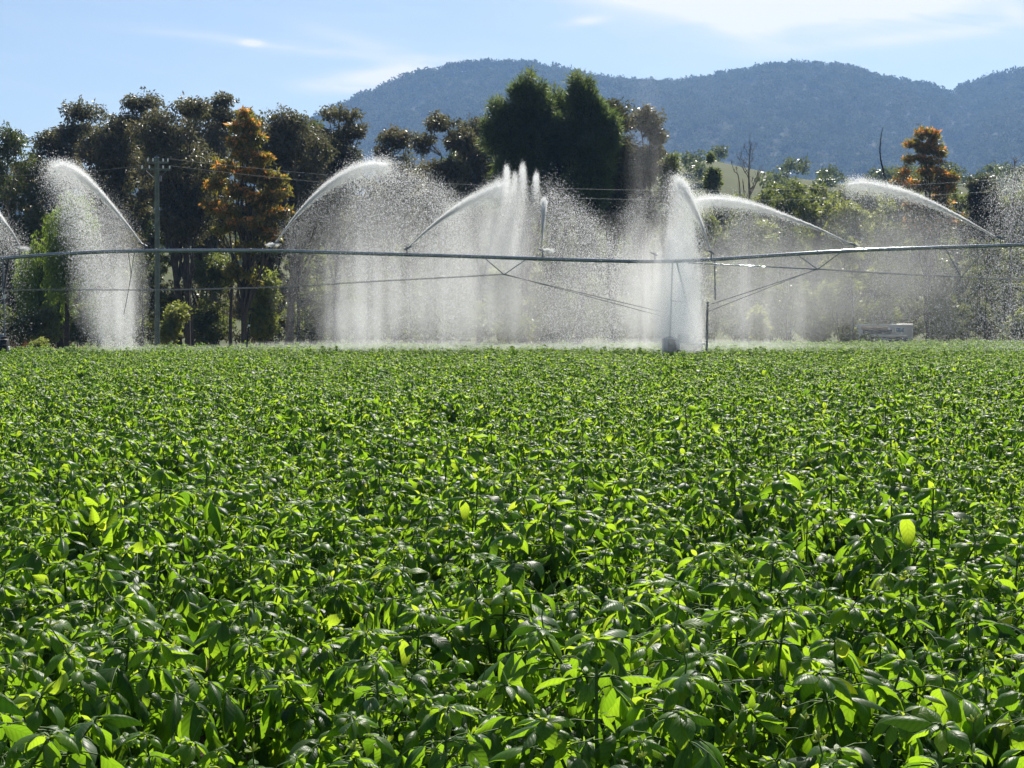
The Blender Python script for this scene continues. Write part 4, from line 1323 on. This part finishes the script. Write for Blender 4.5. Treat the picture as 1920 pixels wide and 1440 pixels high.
# ------------------------------------------------------------------ the potato crop
NU, NV = 5, 7
def leaflets(mb, B, D, U, L, W, curl, fold, rnd, nv=NV):
    """curved, folded, pointed leaflets; B base, D direction, U upper side"""
    n = len(B)
    S = norm(np.cross(D, U)); U = norm(np.cross(S, D))
    s = np.linspace(0, 1, nv)
    ds = 1.0 / (nv - 1)
    th = -curl[:, None] * (s[None] - ds / 2)
    cx = np.concatenate((np.zeros((n, 1)), np.cumsum(np.cos(th[:, 1:]) * ds, 1)), 1)
    cz = np.concatenate((np.zeros((n, 1)), np.cumsum(np.sin(th[:, 1:]) * ds, 1)), 1)
    prof = np.sin(np.pi * np.clip(s, 0, 1) ** .72) ** 1.0
    prof[0], prof[-1] = .05, .0
    u = np.linspace(-1, 1, NU)
    w = (W[:, None] / 2 * prof[None])[:, :, None] * u[None, None]
    ct, st = np.cos(th), np.sin(th)
    # blade drops away from (or rises from) the midrib, edges wave
    u = u
    q = np.abs(u)[None, None] * (W[:, None] / 2 * prof[None])[:, :, None]
    rise = q * np.sin(fold)[:, None, None] - .35 * q * np.abs(u)[None, None]
    rise = rise + (.05 * W)[:, None, None] * np.sin(s * 9 + rng.random() * 6)[None, :, None] * (np.abs(u) ** 2)[None, None] * prof[None, :, None]
    lat = w * np.cos(fold)[:, None, None]
    Lc = L[:, None]
    P = (B[:, None, None] + D[:, None, None] * (cx * Lc)[:, :, None, None] + U[:, None, None] * (cz * Lc)[:, :, None, None]
         + S[:, None, None] * lat[..., None] + (U[:, None, None] * ct[:, :, None, None] - D[:, None, None] * st[:, :, None, None]) * rise[..., None])
    i = np.arange(nv - 1)[:, None] * NU; k = np.arange(NU - 1)[None]
    q4 = np.stack((i + k, i + k + 1, i + NU + k + 1, i + NU + k), -1).reshape(-1, 4)
    F_ = (np.arange(n)[:, None, None] * (nv * NU) + q4[None]).reshape(-1, 4)
    uv = np.stack(np.broadcast_arrays(u[None, :], s[:, None]), -1).reshape(-1, 2)
    mb.add(P.reshape(-1, 3), F_, np.repeat(rnd, nv * NU), np.tile(uv, (n, 1)))

def make_plant(seed, upright=False):
    r = np.random.default_rng(seed)
    lv, sm, bd = MB(), MB(), []
    fr = []
    def leaf(p, az, size, e0, droop, tone, pairs):
        n = 7
        t = np.linspace(0, 1, n)
        el = e0 - droop * t ** 1.2
        step = size / (n - 1)
        pts = [np.array(p)]
        h = np.array((math.cos(az), math.sin(az), 0)); side = np.array((-h[1], h[0], 0))
        for k in range(1, n):
            pts.append(pts[-1] + step * (h * math.cos(el[k]) + np.array((0, 0, math.sin(el[k])))))
        pts = np.array(pts)
        tube(sm, pts, np.linspace(.0025, .0012, n), 4, cap=False)
        pos = np.linspace(.42, .86, pairs) if pairs else []
        for kk, s in enumerate(list(pos) + [1.0]):
            i = s * (n - 1); j = min(int(i), n - 2)
            c = pts[j] + (pts[j + 1] - pts[j]) * (i - j)
            f = norm(pts[j + 1] - pts[j])
            for sg in ((1, -1) if s < 1 else (0,)):
                if s < 1 and r.random() < .07: continue
                fw = .55 if sg else 1
                d = f * fw + side * sg * .95 + np.array((0, 0, -r.uniform(-.1, .9) if not upright else .25)) + r.normal(0, .24, 3)
                d = norm(d)
                upv = norm(np.array((0, 0, 1.0)) + f * .25 + r.normal(0, .25, 3))
                ln = size * (.47 + .11 * kk / max(pairs, 1)) * r.uniform(.85, 1.15) * (1.22 if sg == 0 else 1)
                fr.append((c, d, upv, ln, ln * r.uniform(.33, .45), r.uniform(.8, 1.9) if not upright else r.uniform(0, .5), r.uniform(-.75, .45), np.clip(tone + r.normal(0, .16), 0, 1)))
    ns = r.integers(5, 8)
    for s in range(ns):
        az = 6.283 * s / ns + r.uniform(-.5, .5)
        lean = r.uniform(.15, .30) if s else .04
        H = r.uniform(.36, .54) if s else r.uniform(.54, .64)
        P = catmull([(r.normal(0, .03), r.normal(0, .03), -.01), (math.cos(az) * lean * .45, math.sin(az) * lean * .45, H * .55),
                     (math.cos(az) * lean, math.sin(az) * lean, H)], 9)
        tube(sm, P, np.linspace(.007, .0035, 9), 5, cap=False)
        nl = r.integers(3, 5)
        a0 = r.uniform(0, 6.28)
        for k in range(nl):
            f = .25 + .50 * (k + r.uniform(-.2, .2)) / (nl - 1)
            f = min(max(f, .2), 1.0)
            i = f * 8; j = min(int(i), 7)
            p = P[j] + (P[j + 1] - P[j]) * (i - j)
            young = max(0, (f - .72) / .28)
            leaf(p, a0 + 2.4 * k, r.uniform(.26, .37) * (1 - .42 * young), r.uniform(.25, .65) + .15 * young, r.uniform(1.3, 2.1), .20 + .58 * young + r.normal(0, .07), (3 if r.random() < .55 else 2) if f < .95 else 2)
            # small leaflets between the pairs
            for q in range(5):
                c = p + r.normal(0, .05, 3) * (1, 1, .6) + (0, 0, -.02)
                d = norm(np.array((math.cos(a0 + 2.4 * k), math.sin(a0 + 2.4 * k), 0)) * .5 + r.normal(0, .7, 3) + (0, 0, -.3))
                ln = r.uniform(.028, .06)
                fr.append((c + d * .02, d, norm(np.array((0, 0, 1.0)) + r.normal(0, .4, 3)), ln, ln * r.uniform(.45, .6), r.uniform(.4, 1.8), r.uniform(-.8, .5), np.clip(.45 + r.normal(0, .2), 0, 1)))
        # whorls of broad leaves arching out from the shoot like an umbrella
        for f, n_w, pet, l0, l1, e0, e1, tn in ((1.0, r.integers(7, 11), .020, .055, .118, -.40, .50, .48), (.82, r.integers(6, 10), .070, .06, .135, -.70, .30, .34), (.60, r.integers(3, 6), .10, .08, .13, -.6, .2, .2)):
            c0 = P[-1] + (P[-3] - P[-1]) * (1 - f) * 4 * (1 - .0) if f < 1 else P[-1]
            w0 = r.uniform(0, 6.28)
            for k in range(n_w):
                a = w0 + 6.283 * k / n_w + r.uniform(-.35, .35)
                h = np.array((math.cos(a), math.sin(a), 0))
                e = r.uniform(e0, e1)
                d = h * math.cos(e) + np.array((0, 0, math.sin(e)))
                c = c0 + h * pet * r.uniform(.6, 1.2) + np.array((0, 0, r.uniform(-.02, .015)))
                tube(sm, [c0, (c0 + c) / 2 + (0, 0, .006), c], [.0022, .0018, .0014], 4, cap=False)
                ln = r.uniform(l0, l1)
                upv = norm(np.array((0, 0, 1.0)) - h * math.sin(e) + r.normal(0, .42, 3))
                if upright: d = norm(d + (0, 0, .9)); ln *= 1.25
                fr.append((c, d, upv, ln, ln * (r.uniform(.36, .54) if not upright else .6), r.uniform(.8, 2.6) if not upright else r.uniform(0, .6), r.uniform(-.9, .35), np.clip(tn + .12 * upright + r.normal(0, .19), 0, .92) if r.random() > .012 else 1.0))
        for k in range(6):
            h = norm(r.normal(0, 1, 3) * (1, 1, .3) + (0, 0, .5))
            ln = r.uniform(.03, .06)
            fr.append((P[-1] + h * .006, h, norm(np.array((0, 0, 1.0)) + r.normal(0, .3, 3)), ln, ln * .45, r.uniform(.3, 1.4), r.uniform(-.3, .6), np.clip(.72 + r.normal(0, .12), 0, 1)))
        if r.random() < .24:
            tip = P[-1] + np.array((r.normal(0, .03), r.normal(0, .03), r.uniform(.05, .13)))
            tube(sm, [P[-1], (P[-1] + tip) / 2 + r.normal(0, .006, 3), tip], [.003, .0026, .002], 4, cap=False)
            bd.append(MB())
            for k in range(r.integers(6, 11)):
                d = norm(r.normal(0, .55, 3) + (0, 0, .8))
                q = tip + d * r.uniform(.018, .034)
                tube(bd[-1], [tip, tip + d * .010, q - d * .004, q], [.0012, .0026, .0032, .0006], 5, rnd=r.random())
    B, D, U, L, W, C, Fo, T = [np.array(x) for x in zip(*fr)]
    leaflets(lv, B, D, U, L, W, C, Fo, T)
    return lv, sm, bd

def build_crop():
    protos = []
    for k in range(12):
        lv, sm, bd = make_plant(100 + k)
        e = [('leaves', lv.mesh('leaves', True), MAT['potato']), ('stems', sm.mesh('stems', True), MAT['potato_stem'])]
        for q in bd: e.append(('flower_bud', q.mesh('flower_bud', True), MAT['bud']))
        for n_, me, mt in e: me.materials.append(mt)
        protos.append(e)
    # every plant spot, jittered along close rows
    sp = .59
    r = np.random.default_rng(11)
    pts = []
    y = 2.6
    while y < 131:
        far = y > 45
        s = sp if not far else .56
        half = .36 * y + 5.0
        x = np.arange(-half, half, s)
        pts.append(np.stack((x + r.uniform(-.2, .2, len(x)), np.full(len(x), y) + r.uniform(-.2, .2, len(x))), -1))
        y += s
    pts = np.concatenate(pts)
    pts = pts[(pts[:, 1] < edge(pts[:, 0] / pts[:, 1]))]
    # tractor ruts / thin patches let darker gaps through
    gap = fbm(pts[:, 0] * 2.0, pts[:, 1] * 1.6, 77, 3)
    pts = pts[(gap < .95) | (r.random(len(pts)) < .35)]
    n = len(pts)
    rot = r.uniform(0, 6.283, n)
    sc = np.clip(1 + .17 * fbm(pts[:, 0] * 2.6, pts[:, 1] * 1.9, 3, 3) + r.normal(0, .14, n), .60, 1.45)
    # which ones show largest: nearest inside the frame
    vis = (np.abs(pts[:, 0]) < .305 * pts[:, 1] + .15) & (pts[:, 1] > 3.95)
    order = np.argsort(np.where(vis, pts[:, 1], 1e9))
    near = np.zeros(n, bool); near[order[:300]] = True
    src = [None] * len(protos)
    for c, i in enumerate(order[:300]):
        k = c % len(protos)
        x, y = pts[i]
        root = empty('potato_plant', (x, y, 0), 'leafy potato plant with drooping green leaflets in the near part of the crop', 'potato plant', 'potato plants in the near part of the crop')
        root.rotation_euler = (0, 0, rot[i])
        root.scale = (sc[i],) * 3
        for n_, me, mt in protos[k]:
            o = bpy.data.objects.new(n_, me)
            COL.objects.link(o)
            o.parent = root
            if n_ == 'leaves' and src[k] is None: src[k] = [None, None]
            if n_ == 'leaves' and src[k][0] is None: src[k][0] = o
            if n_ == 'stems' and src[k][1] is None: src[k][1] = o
    # the rest: one mass
    idx = np.nonzero(~near)[0]
    me = bpy.data.meshes.new('potato_crop')
    me.vertices.add(len(idx))
    co = np.zeros((len(idx), 3)); co[:, :2] = pts[idx]
    me.vertices.foreach_set('co', co.astype(np.float32).ravel())
    a = me.attributes.new('turn', 'FLOAT_VECTOR', 'POINT')
    rv = np.zeros((len(idx), 3)); rv[:, 2] = rot[idx]
    a.data.foreach_set('vector', rv.astype(np.float32).ravel())
    a = me.attributes.new('grow', 'FLOAT', 'POINT')
    a.data.foreach_set('value', sc[idx].astype(np.float32))
    o = bpy.data.objects.new('potato_crop', me)
    COL.objects.link(o)
    tag(o, 'closed green potato crop filling the field beyond the near plants', 'crop', kind='stuff')
    ng = bpy.data.node_groups.new('potato_crop', 'GeometryNodeTree')
    ng.interface.new_socket('Geometry', in_out='INPUT', socket_type='NodeSocketGeometry')
    ng.interface.new_socket('Geometry', in_out='OUTPUT', socket_type='NodeSocketGeometry')
    L = ng.links.new
    gi, go = N(ng, 'NodeGroupInput'), N(ng, 'NodeGroupOutput')
    g2i = N(ng, 'GeometryNodeGeometryToInstance')
    for k in range(len(protos) - 1, -1, -1):
        j = N(ng, 'GeometryNodeJoinGeometry')
        for ob in src[k]:
            oi = N(ng, 'GeometryNodeObjectInfo')
            oi.inputs['Object'].default_value = ob
            L(oi.outputs['Geometry'], j.inputs[0])
        L(j.outputs[0], g2i.inputs[0])
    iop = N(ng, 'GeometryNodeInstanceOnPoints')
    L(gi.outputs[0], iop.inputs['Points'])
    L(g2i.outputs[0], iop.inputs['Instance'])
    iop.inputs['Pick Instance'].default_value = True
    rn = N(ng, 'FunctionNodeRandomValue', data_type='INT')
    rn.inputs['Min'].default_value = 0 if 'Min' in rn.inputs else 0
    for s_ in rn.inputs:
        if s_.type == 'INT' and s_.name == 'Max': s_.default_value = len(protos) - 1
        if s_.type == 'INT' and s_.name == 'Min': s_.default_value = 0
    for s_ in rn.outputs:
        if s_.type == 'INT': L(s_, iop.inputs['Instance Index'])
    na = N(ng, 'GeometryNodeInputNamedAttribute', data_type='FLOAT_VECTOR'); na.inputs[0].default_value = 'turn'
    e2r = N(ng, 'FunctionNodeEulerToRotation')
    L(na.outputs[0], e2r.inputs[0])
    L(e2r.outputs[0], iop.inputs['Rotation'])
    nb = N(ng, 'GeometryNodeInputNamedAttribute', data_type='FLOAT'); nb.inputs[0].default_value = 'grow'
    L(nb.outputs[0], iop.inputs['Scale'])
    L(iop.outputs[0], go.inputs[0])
    md = o.modifiers.new('crop', 'NODES')
    md.node_group = ng
    # one paler, taller shoot with upright leaves
    lv, sm, bd = make_plant(500, True)
    c = at(178, 985, 9.6); c[2] = 0
    root = empty('tall_potato_shoot', c, 'tall pale green shoot with upright broad leaves rising at the left of the crop', 'potato shoot')
    root.scale = (.8, .8, 1.2)
    lv.build('leaves', MAT['potato'], root, smooth=True)
    sm.build('stems', MAT['potato_stem'], root, smooth=True)
build_crop()

# ------------------------------------------------------------------ air
mb = MB()
box(mb, (0, 1700, 229), (6200, 4000, 462))
hz = mb.build('haze', volume_mat('haze_air', .000115, (.33, .565, 1.0), .35))
tag(hz, 'thin blue haze in the air', 'haze', kind='stuff')
